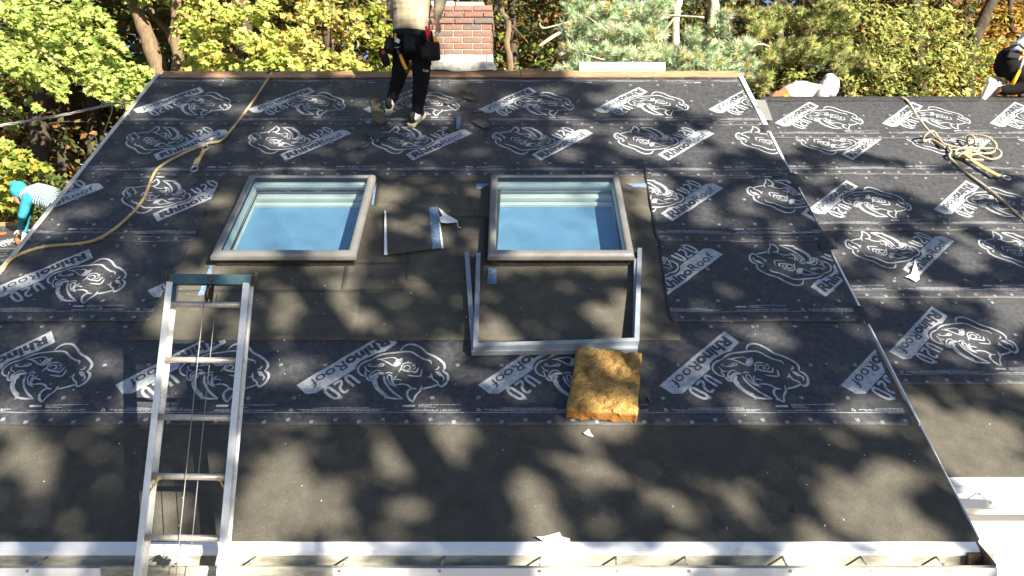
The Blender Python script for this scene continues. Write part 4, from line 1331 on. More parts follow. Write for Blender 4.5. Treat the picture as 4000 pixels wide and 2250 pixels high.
# white rag tied at the gutter behind the ladder
def rag():
    m = MB()
    c = at(700, 2195, 3.62)
    r = random.Random(3)
    for k in range(5):
        a = k * 1.25
        p0 = c + Vector((r.uniform(-.02, .02), r.uniform(-.02, .02), r.uniform(-.01, .02)))
        p1 = p0 + Vector((cos(a) * .07, sin(a) * .03, r.uniform(-.03, .02)))
        m.tube([p0, p0.lerp(p1, .5) + Vector((0, 0, .02)), p1], [.014, .018, .006], 7)
    o = m.build('rag', M_['paper'])
    tag(o, 'white rag knotted at the gutter between the ladder rails', 'rag')
rag()
# flecks of staple paper scattered over the roofs
m = MB()
r = random.Random(8)
def fleck(fr, u, s, h):
    a = r.uniform(0, pi); l, w = r.uniform(.005, .013), r.uniform(.0015, .003)
    d = Vector((cos(a), 0, 0)) + fr.es * sin(a); e = d.cross(fr.n)
    p = fr.P(u, s, h)
    m.box(p, d * l / 2, e * w / 2, fr.n * .001)
for k in range(190):
    fleck(MR, r.uniform(UL + .1, UR - .1), r.uniform(.05, 2.6) if r.random() < .7 else r.uniform(2.6, 5.3), .026)
for k in range(40): fleck(WR, r.uniform(2.8, 5.2), r.uniform(.3, 4), .026)
tag(m.build('paper_flecks', M_['paper'], None, fix=False), 'tiny white flecks scattered over the roof membrane', 'debris', None, 'stuff')
# ================================================================ people
def fmat(name, c, **k): return mat(name, c, k.pop('rough', .9), k.pop('var', .12), k.pop('scale', 18), spec=k.pop('spec', .15), **k)
M_['skin'] = fmat('skin', (.42, .22, .15), rough=.55, scale=30)
M_['hair'] = fmat('dark_hair', (.02, .015, .012), rough=.5)
M_['shirt_tan'] = fmat('tan_knit_shirt', (.30, .255, .18), bump=.25, bscale=300)
M_['black'] = fmat('black_trousers', (.007, .007, .0085), bump=.2, bscale=200)
M_['shoe'] = fmat('black_shoe', (.02, .02, .021), rough=.6)
M_['sole'] = fmat('pale_sole', (.55, .48, .33))
M_['sock'] = fmat('white_sock', (.72, .7, .72))
M_['nylon'] = fmat('black_nylon_pouch', (.013, .014, .015), rough=.7, bump=.3, bscale=150)
M_['turq'] = fmat('turquoise_cloth', (.03, .225, .3), bump=.15, bscale=200)
M_['tealtr'] = fmat('dark_teal_trousers', (.012, .05, .06))
M_['pale'] = fmat('pale_grey_hoodie', (.42, .4, .39), bump=.15, bscale=150)
M_['leather'] = fmat('brown_leather', (.28, .11, .045), rough=.6)
M_['glove'] = fmat('white_glove', (.62, .58, .52))
M_['yellow'] = fmat('yellow_grip', (.75, .36, .02), rough=.45, var=.05)
M_['red'] = fmat('red_grip', (.62, .03, .04), rough=.45, var=.05)
M_['hwood'] = fmat('hammer_wood', (.45, .2, .08), rough=.5)
def stripe_mat():
    m = fmat('striped_cloth', (.6, .66, .7))
    N, L = m.node_tree.nodes, m.node_tree.links
    tc = N.new('ShaderNodeTexCoord'); mp = N.new('ShaderNodeMapping'); mp.inputs['Rotation'].default_value = (0, -0.55, 0)
    wv = N.new('ShaderNodeTexWave'); wv.wave_type = 'BANDS'; wv.bands_direction = 'X'; wv.inputs['Scale'].default_value = 10.5; wv.inputs['Distortion'].default_value = .6; wv.inputs['Detail'].default_value = 1
    L.new(tc.outputs['Object'], mp.inputs['Vector']); L.new(mp.outputs['Vector'], wv.inputs['Vector'])
    rp = N.new('ShaderNodeValToRGB'); rp.color_ramp.elements[0].position = .5; rp.color_ramp.elements[1].position = .62
    rp.color_ramp.elements[0].color = (.04, .12, .14, 1); rp.color_ramp.elements[1].color = (.5, .54, .56, 1)
    L.new(wv.outputs['Fac'], rp.inputs['Fac']); L.new(rp.outputs['Color'], N['Principled BSDF'].inputs['Base Color'])
    return m
M_['stripe'] = stripe_mat()

def chain_bm(bm, pts, side=None, n=16):
    P = [Vector(p[0]) for p in pts]
    k = len(P)
    rings = []
    def tan_(i): return (P[min(i + 1, k - 1)] - P[max(i - 1, 0)]).normalized()
    t0, t1 = tan_(0), tan_(k - 1)
    seq = []
    ra, rb = pts[0][1], pts[0][2] if len(pts[0]) > 2 else pts[0][1]
    r = min(ra, rb)
    seq += [(P[0] - t0 * r * .85, ra * .35, rb * .35, t0), (P[0] - t0 * r * .55, ra * .75, rb * .75, t0)]
    for i, p in enumerate(pts):
        seq.append((P[i], p[1], p[2] if len(p) > 2 else p[1], tan_(i)))
    ra, rb = pts[-1][1], pts[-1][2] if len(pts[-1]) > 2 else pts[-1][1]
    r = min(ra, rb)
    seq += [(P[-1] + t1 * r * .55, ra * .75, rb * .75, t1), (P[-1] + t1 * r * .85, ra * .35, rb * .35, t1)]
    a = Vector(side) if side is not None else t0.orthogonal()
    for (p, ra, rb, t_) in seq:
        a = a - t_ * a.dot(t_)
        a.normalize(); b = t_.cross(a)
        rings.append([bm.verts.new(p + a * cos(2 * pi * q / n) * ra + b * sin(2 * pi * q / n) * rb) for q in range(n)])
        if side is not None: a = Vector(side)
    for i in range(len(rings) - 1):
        for q in range(n):
            bm.faces.new((rings[i][q], rings[i][(q + 1) % n], rings[i + 1][(q + 1) % n], rings[i + 1][q]))
    bm.faces.new(rings[0][::-1]); bm.faces.new(rings[-1])

def organic(name, chains, mt, parent, voxel=.012, smooth=6, fold=None):
    """one continuous surface grown over tapered chains; chains: list of (points, side or None)"""
    bm = bmesh.new()
    for c in chains:
        pts, side = c if isinstance(c, tuple) else (c, None)
        pts2 = []
        for i in range(len(pts) - 1):
            for q in range(3):
                t_ = q / 3
                a, b = pts[i], pts[i + 1]
                f = lambda j: (a[j] if len(a) > j else a[1]) * (1 - t_) + (b[j] if len(b) > j else b[1]) * t_
                pts2.append((Vector(a[0]).lerp(Vector(b[0]), t_), f(1), f(2)))
        pts2.append((pts[-1][0], pts[-1][1], pts[-1][2] if len(pts[-1]) > 2 else pts[-1][1]))
        chain_bm(bm, pts2, side)
    me = bpy.data.meshes.new(name); bm.to_mesh(me); bm.free()
    o = bpy.data.objects.new(name, me); col.objects.link(o)
    rm = o.modifiers.new('r', 'REMESH'); rm.mode = 'VOXEL'; rm.voxel_size = voxel
    sm = o.modifiers.new('s', 'SMOOTH'); sm.iterations = smooth; sm.factor = .5
    out = bpy.data.meshes.new_from_object(o.evaluated_get(bpy.context.evaluated_depsgraph_get()))
    bpy.data.objects.remove(o); bpy.data.meshes.remove(me)
    if fold:
        amp, fx, fz = fold
        nv = len(out.vertices)
        co = np.empty(nv * 3); out.vertices.foreach_get('co', co); co = co.reshape(-1, 3)
        nn = np.empty(nv * 3); out.vertices.foreach_get('normal', nn); nn = nn.reshape(-1, 3)
        d = np.array([noise.noise(Vector((p[0] * fx + .6 * p[2] * fx, p[1] * fx, p[2] * fz))) + .6 * noise.noise(Vector((p[0] * fx * 2.3, p[1] * fx * 2.3 + 5, p[2] * fz * 1.7))) for p in co])
        co = co + nn * (d * amp)[:, None]
        out.vertices.foreach_set('co', co.ravel()); out.update()
    out.name = name
    return link(name, out, mt, parent, smooth=True)

def hand_chains(w, d, n, side, curl=.5, sc=1.0):
    w, d, n, side = Vector(w), Vector(d).normalized(), Vector(n).normalized(), Vector(side).normalized()
    out = [([(w, .027 * sc, .020 * sc), (w + d * .045 * sc, .038 * sc, .017 * sc), (w + d * .088 * sc, .041 * sc, .014 * sc)], side)]
    for k, L in enumerate((.070, .080, .074, .058)):
        b = w + d * .086 * sc + side * (.030 - .0205 * k) * sc
        pts = [(b - d * .01, .0095 * sc)]
        ang = 0
        p = b
        for q, f in enumerate((.45, .32, .23)):
            ang += curl * (.55 + .25 * q) + .06 * k
            p = p + (d * cos(ang) + n * sin(ang)) * L * f * sc
            pts.append((p, (.0092 - .0008 * q) * sc))
        out.append(pts)
    b = w + d * .025 * sc + side * .030 * sc
    p1 = b + (d * .6 + side * .65 + n * .3).normalized() * .04 * sc
    p2 = p1 + (d * .85 + side * .25 + n * .45).normalized() * .032 * sc
    p3 = p2 + (d * .9 + n * .45).normalized() * .024 * sc
    out.append([(b, .013 * sc), (p1, .0115 * sc), (p2, .0105 * sc), (p3, .009 * sc)])
    return out

def head_chains(c, f, up):
    c, f, up = Vector(c), Vector(f).normalized(), Vector(up).normalized()
    s = f.cross(up).normalized()
    return [([(c - up * .075 + f * .012, .058, .07), (c - up * .02, .072, .09), (c + up * .045 - f * .006, .074, .094), (c + up * .085 - f * .01, .055, .072)], s),
            ([(c - up * .105 + f * .045, .03, .028), (c - up * .07 + f * .05, .045, .03)], s),
            [(c + up * .0 + f * .088, .009), (c - up * .03 + f * .103, .014)],
            [(c - s * .074 - up * .03, .008), (c - s * .08 + up * .012, .014)], [(c + s * .074 - up * .03, .008), (c + s * .08 + up * .012, .014)]]

def face_parts(c, f, up, t):
    c, f, up = Vector(c), Vector(f).normalized(), Vector(up).normalized()
    s = f.cross(up).normalized()
    m = MB()
    for q in (-1, 1):
        e = c + f * .086 + s * q * .032 + up * .004
        m.tube([e - f * .006, e + f * .004], [.011, .006], 10)
    m.build('eyes', M_['hair'], t)
    m = MB(); e = c + f * .092 - up * .06; m.tube([e - s * .022, e + f * .004, e + s * .022], [.003, .006, .003], 8); m.build('mouth', M_['red'], t)

def shoe(parent, heel, f, n, L=.285, lift=0):
    heel, f, n = Vector(heel), Vector(f).normalized(), Vector(n).normalized()
    s = f.cross(n).normalized()
    o = organic('shoe', [([(heel + f * .035 + n * .055, .034, .042), (heel + f * .10 + n * .055, .038, .045), (heel + f * .17 + n * .043, .042, .034), (heel + f * .23 + n * .034, .038, .024), (heel + f * .262 + n * .03, .026, .018)], s),
                          ([(heel + f * .04 + n * .06, .036, .04), (heel + f * .055 + n * .105, .036, .042)], s)], M_['shoe'], parent, .008, 4)
    m = MB()
    out = [(0, .5), (.02, .8), (.1, .85), (.3, .8), (.6, 1.0), (.8, .98), (.93, .7), (1, .3)]
    pl = [heel + f * (L * a - .005) + s * (.046 * w) for a, w in out] + [heel + f * (L * a - .005) - s * (.046 * w) for a, w in out[::-1]]
    m.prism(pl, n * .026)
    m.build('sole', M_['sole'], o)
    return o

# ---------------------------------------------------------------- worker standing at the ridge
def worker_standing():
    lf = MR.P(*MR.hit(1520, 441, .02), .024); rf = MR.P(*MR.hit(1604, 497, .02), .024)
    t = empty('person', (lf + rf) / 2, 'person in tan shirt and black trousers standing at the ridge, back turned', 'person', 'roof workers')
    X = Vector((1, 0, 0))
    A = at
    hipL, hipR = A(1585, 165, 7.3), A(1650, 165, 7.26)
    knL, knR = A(1560, 290, 7.34), A(1646, 305, 7.24)
    anL, anR = A(1524, 402, 7.36), A(1630, 450, 7.13)
    torso = [(A(1614, 160, 7.28), .155, .115), (A(1613, 110, 7.29), .160, .115), (A(1610, 40, 7.31), .168, .12), (A(1612, -30, 7.35), .185, .125), (A(1614, -80, 7.39), .18, .10)]
    neck = [(A(1616, -85, 7.4), .06), (A(1618, -130, 7.42), .055)]
    hc = A(1620, -170, 7.45)
    fdir = Vector((.1, 1, -.25)); fdir.normalize()
    shR, elR, wrR = A(1690, -72, 7.38), A(1722, -5, 7.24), A(1706, 78, 7.17)
    shL, elL, wrL = A(1540, -72, 7.4), A(1537, 40, 7.36), A(1560, 112, 7.16 + .42)
    hd = (A(1714, 112, 7.16) - wrR)
    body = [(torso, X), neck, [(hipL, .075), (knL, .052), (anL, .035)], [(hipR, .078), (knR, .054), (anR, .036)],
            [(shR, .055), (elR, .042), (wrR, .028)], [(shL, .055), (elL, .042), (wrL, .028)]]
    body += head_chains(hc, fdir, (0, 0, 1))
    body += hand_chains(wrR, hd, (-.6, .5, -.2), (-.5, -.8, 0), .75)
    body += hand_chains(wrL, Vector((.4, .6, -.6)), (.3, -.5, -.6), (.6, -.2, .3), .6)
    organic('body', body, M_['skin'], t, .0065, 3)
    face_parts(hc, fdir, Vector((0, .25, 1)).normalized(), t)
    organic('hair', [([(hc + Vector((0, -.03, .0)), .078, .085), (hc + Vector((0, -.02, .06)), .08, .095), (hc + Vector((0, 0, .10)), .06, .07)], X)], M_['hair'], t, .01, 4)
    organic('shirt', [([(A(1609, 128, 7.285), .188, .142), (A(1609, 105, 7.29), .19, .14), (A(1608, 40, 7.31), .196, .142), (A(1611, -30, 7.35), .208, .14), (A(1614, -85, 7.39), .19, .115), (A(1616, -100, 7.4), .09, .08)], X),
                      [(shR, .082), (elR, .064), (A(1708, 62, 7.185), .046)], [(shL, .08), (elL, .062), (A(1556, 98, 7.5), .046)]], M_['shirt_tan'], t, .010, 5, fold=(.016, 2.2, 17))
    organic('trousers', [([(A(1609, 122, 7.285), .178, .128), (A(1611, 150, 7.28), .18, .135), (A(1615, 185, 7.28), .17, .13)], X),
                         [(A(1578, 170, 7.29), .095), (A(1566, 225, 7.31), .092), (knL, .080), (A(1545, 345, 7.35), .066), (A(1528, 388, 7.355), .056)],
                         [(A(1652, 170, 7.27), .10), (A(1648, 230, 7.26), .098), (knR, .086), (A(1637, 380, 7.18), .068), (A(1630, 438, 7.13), .058)]], M_['black'], t, .010, 5, fold=(.009, 3, 20))
    fl = (MR.es + Vector((-.05, 0, 0))).normalized(); fr_ = (MR.es + Vector((.42, 0, 0))).normalized()
    shoe(t, lf, fl, MR.n); shoe(t, rf, fr_, MR.n)
    for a, p in ((anL, lf + fl * .06), (anR, rf + fr_ * .06)):
        organic('sock', [[(p + MR.n * .08, .046), (a.lerp(p, .2), .043), (a, .042)]], M_['sock'], t, .009, 3)
    m = MB()
    for q in (0, 1): m.tube([A(1648, 270 + 5 * q, 7.16), A(1660, 274 + 5 * q, 7.155), A(1674, 275 + 5 * q, 7.165)], .0035, 6)
    m.build('trouser_logo', M_['sole'], t)
    # tool belt
    b = empty('tool_belt', A(1612, 135, 7.28), 'black nylon tool belt with pouches on the standing worker', 'tool belt')
    m = MB(); vs, fs = [], []
    n = 40
    for k in range(n):
        an = 2 * pi * k / n
        for rr, zz in ((.0, -.03), (.008, -.03), (.008, .03), (.0, .03)):
            vs.append(A(1611, 138, 7.285) + Vector(((.19 + rr) * cos(an), (.142 + rr) * sin(an), zz - .012 * cos(an))))
    for k in range(n):
        j = (k + 1) % n
        for q in range(4): fs.append((4 * k + q, 4 * j + q, 4 * j + (q + 1) % 4, 4 * k + (q + 1) % 4))
    m.add(vs, fs); m.build('belt', M_['nylon'], b)
    def pouch(px, py, Z, hw, hd_, hh, tilt=0, name='pouch', bev=.018):
        m = MB(); c = A(px, py, Z)
        ez = Vector((sin(tilt), 0, cos(tilt))); ex = Vector((cos(tilt), 0, -sin(tilt)))
        m.box(c, ex * hw, (0, hd_, 0), ez * hh, bevel=bev)
        m.box(c + Vector((0, -hd_ * .6, -.01)), ex * hw * .86, (0, hd_ * .7, 0), ez * hh * .72, bevel=bev)
        m.build(name, M_['nylon'], b)
    pouch(1598, 172, 7.11, .058, .03, .07)
    pouch(1690, 200, 7.13, .072, .05, .088, -.05)
    pouch(1662, 205, 7.10, .05, .035, .06, -.05)
    pouch(1525, 180, 7.22, .055, .05, .075, .25)
    pouch(1502, 225, 7.2, .04, .035, .085, -.35)
    m = MB(); m.box(A(1672, 140, 7.13), (.05, 0, .0), (0, .012, 0), (-.01, 0, .05), bevel=.006); m.build('flap', M_['nylon'], b)
    m = MB(); m.box(A(1592, 132, 7.12), (.036, 0, .0), (0, .012, 0), (0, 0, .032), bevel=.006); m.build('flap', M_['nylon'], b)
    pli = empty('pliers', A(1672, 150, 7.08), 'red-handled pliers standing in the worker\'s right pouch', 'pliers')
    for a, c in (((1664, 104), (1670, 150)), ((1677, 102), (1676, 142))):
        m = MB(); m.tube([A(a[0], a[1], 7.07), A((a[0] + c[0]) / 2, (a[1] + c[1]) / 2, 7.065), A(c[0], c[1], 7.08)], [.010, .0125, .010], 8); m.build('handle', M_['red'], pli)
    m = MB(); m.tube([A(1670, 150, 7.08), A(1674, 168, 7.1)], .012, 8); m.build('jaws', M_['darksteel'], pli)
    kn = empty('utility_knife', A(1703, 150, 7.08), 'yellow and steel utility knife in the worker\'s right pouch', 'knife')
    m = MB(); m.box(A(1701, 153, 7.07), (.018, 0, .004), (0, .01, 0), (-.006, 0, .028), bevel=.004); m.build('handle', M_['yellow'], kn)
    m = MB(); m.box(A(1707, 132, 7.07), (.016, 0, .004), (0, .008, 0), (-.004, 0, .02), bevel=.004); m.build('blade_housing', M_['steel'], kn)
    m = MB(); m.tube([A(1719, 145, 7.08), A(1712, 178, 7.1)], .005, 6)
    tag(m.build('pencil', M_['paper']), 'thin white pencil in the worker\'s right pouch', 'pencil')
    # hammer on the left hip
    hm = empty('hammer', A(1565, 215, 7.09), 'hammer with yellow grip hanging from the standing worker\'s belt', 'hammer')
    m = MB(); m.tube([A(1546, 172, 7.12), A(1556, 205, 7.09), A(1563, 216, 7.085)], .0125, 8); m.build('shank', M_['darksteel'], hm)
    m = MB(); m.tube([A(1563, 215, 7.085), A(1575, 245, 7.075), A(1589, 275, 7.07)], [.014, .0175, .016], 10); m.build('grip', M_['yellow'], hm)
    m = MB(); m.tube([A(1588, 273, 7.07), A(1592, 284, 7.068)], .0165, 10); m.build('grip_end', M_['darksteel'], hm)
    m = MB(); m.box(A(1553, 160, 7.1), (.022, 0, -.01), (0, .013, 0), (.008, 0, .02), bevel=.004); m.tube([A(1540, 186, 7.1), A(1552, 186, 7.08), A(1564, 181, 7.1)], .004, 6); m.build('head', M_['steel'], hm)
    cp = empty('nail_puller', A(1545, 140, 7.12), 'orange-brown wooden tool handle tucked in the worker\'s belt', 'tool')
    m = MB(); m.box(A(1544, 143, 7.115), (.012, 0, 0), (0, .012, 0), (0, 0, .032), bevel=.006); m.build('handle', M_['hwood'], cp)
    m = MB(); m.tube([A(1498, 200, 7.15), A(1494, 212, 7.15)], .016, 8)
    tag(m.build('marker', M_['red']), 'red marker cap sticking out of the worker\'s left pouch', 'marker')
worker_standing()

# ---------------------------------------------------------------- worker bending on the low left roof
def worker_left():
    A = at
    hp = LR.P(*LR.hit(75, 943, .02), .03)
    dz = (hp - cam.location).dot(ray(2000, 1125).normalized())
    Z = 9.75
    t = empty('person', A(235, 1050, 9.2), 'person in turquoise hood and striped shirt bending over the low left roof', 'person', 'roof workers')
    Y = Vector((0, 1, 0))
    sh = A(112, 765, Z); hips = A(238, 812, Z - .05)
    hc = A(70, 750, Z)
    fdir = (A(40, 800, Z) - hc).normalized(); upv = (A(62, 715, Z) - A(80, 760, Z)).normalized()
    wr = A(82, 893, Z + (dz - Z) * .6)
    el = A(88, 842, Z - .12)
    shn = A(103, 778, Z - .16); shf = A(118, 775, Z + .17); elf = A(104, 850, Z + .2); wrf = A(95, 905, Z + .25)
    fN, fF = LR.P(A(215, 1040, 9.2).x, .35, .01), LR.P(A(265, 1050, 9.5).x, .55, .01)
    kN, kF = A(208, 930, Z - .25), A(245, 935, Z + .1)
    torso = [(hips, .14, .11), (A(190, 775, Z), .145, .11), (A(145, 758, Z), .16, .115), (sh, .15, .09)]
    body = [(torso, Y), [(sh, .06), (A(92, 758, Z), .055)], [(hips + Vector((0, -.09, -.02)), .08), (kN, .055), (fN + Vector((0, 0, .09)), .04)], [(hips + Vector((0, .09, -.02)), .08), (kF, .055), (fF + Vector((0, 0, .09)), .04)],
            [(shn, .05), (el, .04), (wr, .03)], [(shf, .05), (elf, .04), (wrf, .03)]]
    body += head_chains(hc, fdir, upv)
    organic('body', body, M_['skin'], t, .008, 3)
    face_parts(hc, fdir, upv, t)
    organic('glove', hand_chains(wr, A(72, 930, dz) - wr, (-.6, .3, -.3), (0, -1, 0), .7, 1.15), M_['glove'], t, .007, 3)
    organic('glove', hand_chains(wrf, Vector((-.1, 0, -1)), (-.6, .3, 0), (0, 1, 0), .5, 1.15), M_['glove'], t, .008, 3)
    organic('striped_shirt', [([(A(236, 806, Z - .03), .17, .15), (A(195, 772, Z), .18, .165), (A(150, 760, Z), .19, .16), (A(112, 764, Z), .15, .11)], Y)], M_['stripe'], t, .011, 5, fold=(.008, 8, 4))
    organic('sleeve', [[(shn + Vector((.02, 0, .02)), .072), (el, .052), (wr + (el - wr) * .1, .042)]], M_['turq'], t, .011, 5, fold=(.006, 5, 12))
    organic('sleeve', [[(shf + Vector((.02, 0, .02)), .07), (elf, .05), (wrf + (elf - wrf) * .1, .04)]], M_['turq'], t, .011, 5, fold=(.006, 5, 12))
    organic('hood', [([(hc - upv * .07 - fdir * .035, .085, .09), (hc - fdir * .02, .102, .108), (hc + upv * .05 - fdir * .02, .10, .108), (hc + upv * .09, .075, .08)], fdir.cross(upv)), [(A(92, 755, Z), .09), (A(118, 762, Z), .10)]], M_['turq'], t, .010, 5, fold=(.006, 7, 9))
    organic('trousers', [([(A(222, 800, Z - .03), .15, .12), (hips, .16, .13)], Y), [(hips + Vector((0, -.09, -.02)), .10), (kN, .08), (fN + Vector((0, 0, .1)), .06)], [(hips + Vector((0, .09, -.02)), .10), (kF, .08), (fF + Vector((0, 0, .1)), .06)], [(hips + Vector((-.05, -.1, -.03)), .075), (A(168, 865, Z - .25), .06)]], M_['tealtr'], t, .012, 5, fold=(.008, 4, 14))
    f_ = Vector((-1, .1, 0)).normalized()
    shoe(t, fN + Vector((.06, 0, .0)), f_, (0, -.1, 1)); shoe(t, fF + Vector((.06, 0, 0)), f_, (0, -.1, 1))
    # his pry bar
    m = MB(); m.tube([A(64, 932, dz - .1), A(72, 948, dz - .15)], .03, 8)
    tag(m.build('mallet', M_['leather']), 'small brown mallet head under the bending worker\'s gloved hand', 'tool')
    m = MB(); m.box(LR.P(LR.hit(10, 920)[0], LR.hit(10, 920)[1], .03), (.05, .0, 0), (0, .03, .01), (0, 0, .015), bevel=.004)
    tag(m.build('wood_offcut', M_['leather']), 'reddish offcut on the low left roof at the picture edge', 'wood')
    m = MB(); a = A(95, 880, dz + .25); c = A(118, 905, dz + .2); m.tube([a, c], .025, 6)
    tag(m.build('nail_bar', M_['rust']), 'dark red bar lying behind the bending worker\'s arm', 'tool')
worker_left()

# ---------------------------------------------------------------- worker behind the right ridge
def worker_behind():
    A = at
    Z = 8.95
    yb_ = A(3100, 388, Z).y
    def back(x, y): return Vector((x, y, wr.z - (y - wr.y) * .75 + .0))
    t = empty('person', back(A(3060, 388, Z).x, yb_ + .1), 'person in pale hoodie stooping behind the right-hand ridge', 'person', 'roof workers')
    Y = Vector((0, 1, 0))
    hips, mid, sh, hc = A(3035, 400, Z), A(3115, 372, Z), A(3195, 372, Z), A(3243, 333, Z)
    fdir = (A(3290, 350, Z) - hc).normalized(); upv = (A(3240, 290, Z) - hc).normalized()
    fN, fF = back(A(3010, 388, Z).x, yb_ + .0), back(A(3080, 388, Z).x, yb_ + .35)
    kN, kF = (hips + fN) / 2 + Vector((.12, -.08, 0)), (hips + fF) / 2 + Vector((.14, .05, 0))
    shn, shf = sh + Vector((-.03, -.17, -.02)), sh + Vector((0, .17, -.02))
    eln, elf = shn + Vector((.03, -.03, -.27)), shf + Vector((.05, .03, -.27))
    wn_, wf = eln + Vector((.12, .02, -.2)), elf + Vector((.12, 0, -.22))
    body = [([(hips, .14, .11), (mid, .15, .115), (sh, .15, .09)], Y), [(sh, .06), (hc - upv * .08, .055)], [(hips + Vector((0, -.09, 0)), .08), (kN, .055), (fN + Vector((0, 0, .08)), .04)], [(hips + Vector((0, .09, 0)), .08), (kF, .055), (fF + Vector((0, 0, .08)), .04)],
            [(shn, .05), (eln, .04), (wn_, .03)], [(shf, .05), (elf, .04), (wf, .03)]]
    body += head_chains(hc, fdir, upv) + hand_chains(wn_, (.5, 0, -1), (.5, .2, .3), (0, 1, 0)) + hand_chains(wf, (.5, 0, -1), (.5, -.2, .3), (0, -1, 0))
    organic('body', body, M_['skin'], t, .009, 3)
    face_parts(hc, fdir, upv, t)
    organic('hoodie', [([(A(3060, 392, Z), .17, .15), (mid, .19, .175), (sh, .17, .135)], Y), [(shn, .085), (eln, .07), (wn_, .05)], [(shf, .085), (elf, .07), (wf, .05)], [(sh, .10), (hc - upv * .07, .095)]], M_['pale'], t, .011, 5, fold=(.018, 6, 5))
    organic('hood', [([(hc - upv * .09 - fdir * .05, .11, .13), (hc - upv * .04 - fdir * .03, .112, .13), (hc - fdir * .01, .112, .125), (hc + upv * .06, .10, .105), (hc + upv * .10, .06, .07)], fdir.cross(upv))], M_['pale'], t, .010, 5, fold=(.014, 8, 8))
    organic('trousers', [([(A(3050, 395, Z), .15, .13), (hips, .16, .14)], Y), [(hips + Vector((0, -.09, 0)), .1), (kN, .085), (fN + Vector((0, 0, .1)), .06)], [(hips + Vector((0, .09, 0)), .1), (kF, .085), (fF + Vector((0, 0, .1)), .06)]], M_['sock'], t, .013, 5)
    for p in (fN, fF): shoe(t, p + Vector((-.06, 0, .01)), (1, .05, 0), (0, .5, .85))
    b = empty('tool_belt', A(3045, 375, Z), 'brown leather tool belt with yellow tape on the stooping worker', 'tool belt')
    for px, py, hw, hh, tl_, mt in ((3055, 365, .06, .05, .5, 'leather'), (3030, 378, .05, .05, .9, 'leather'), (3078, 372, .02, .09, .55, 'leather')):
        m = MB(); c = A(px, py, Z - .19); ex, ez = Vector((cos(tl_), 0, sin(tl_))), Vector((-sin(tl_), 0, cos(tl_)))
        m.box(c, ex * hw, (0, .03, 0), ez * hh, bevel=.01); m.build('pouch', M_[mt], b)
    m = MB(); m.box(A(3068, 380, Z - .23), (.03, 0, .01), (0, .02, 0), (-.01, 0, .03), bevel=.01); m.build('tape_measure', M_['yellow'], b)
    m = MB(); m.tube([A(3022, 372, Z - .2), A(3045, 383, Z - .22), A(3062, 384, Z - .22)], .008, 6); m.build('buckle_strap', M_['sole'], b)
worker_behind()

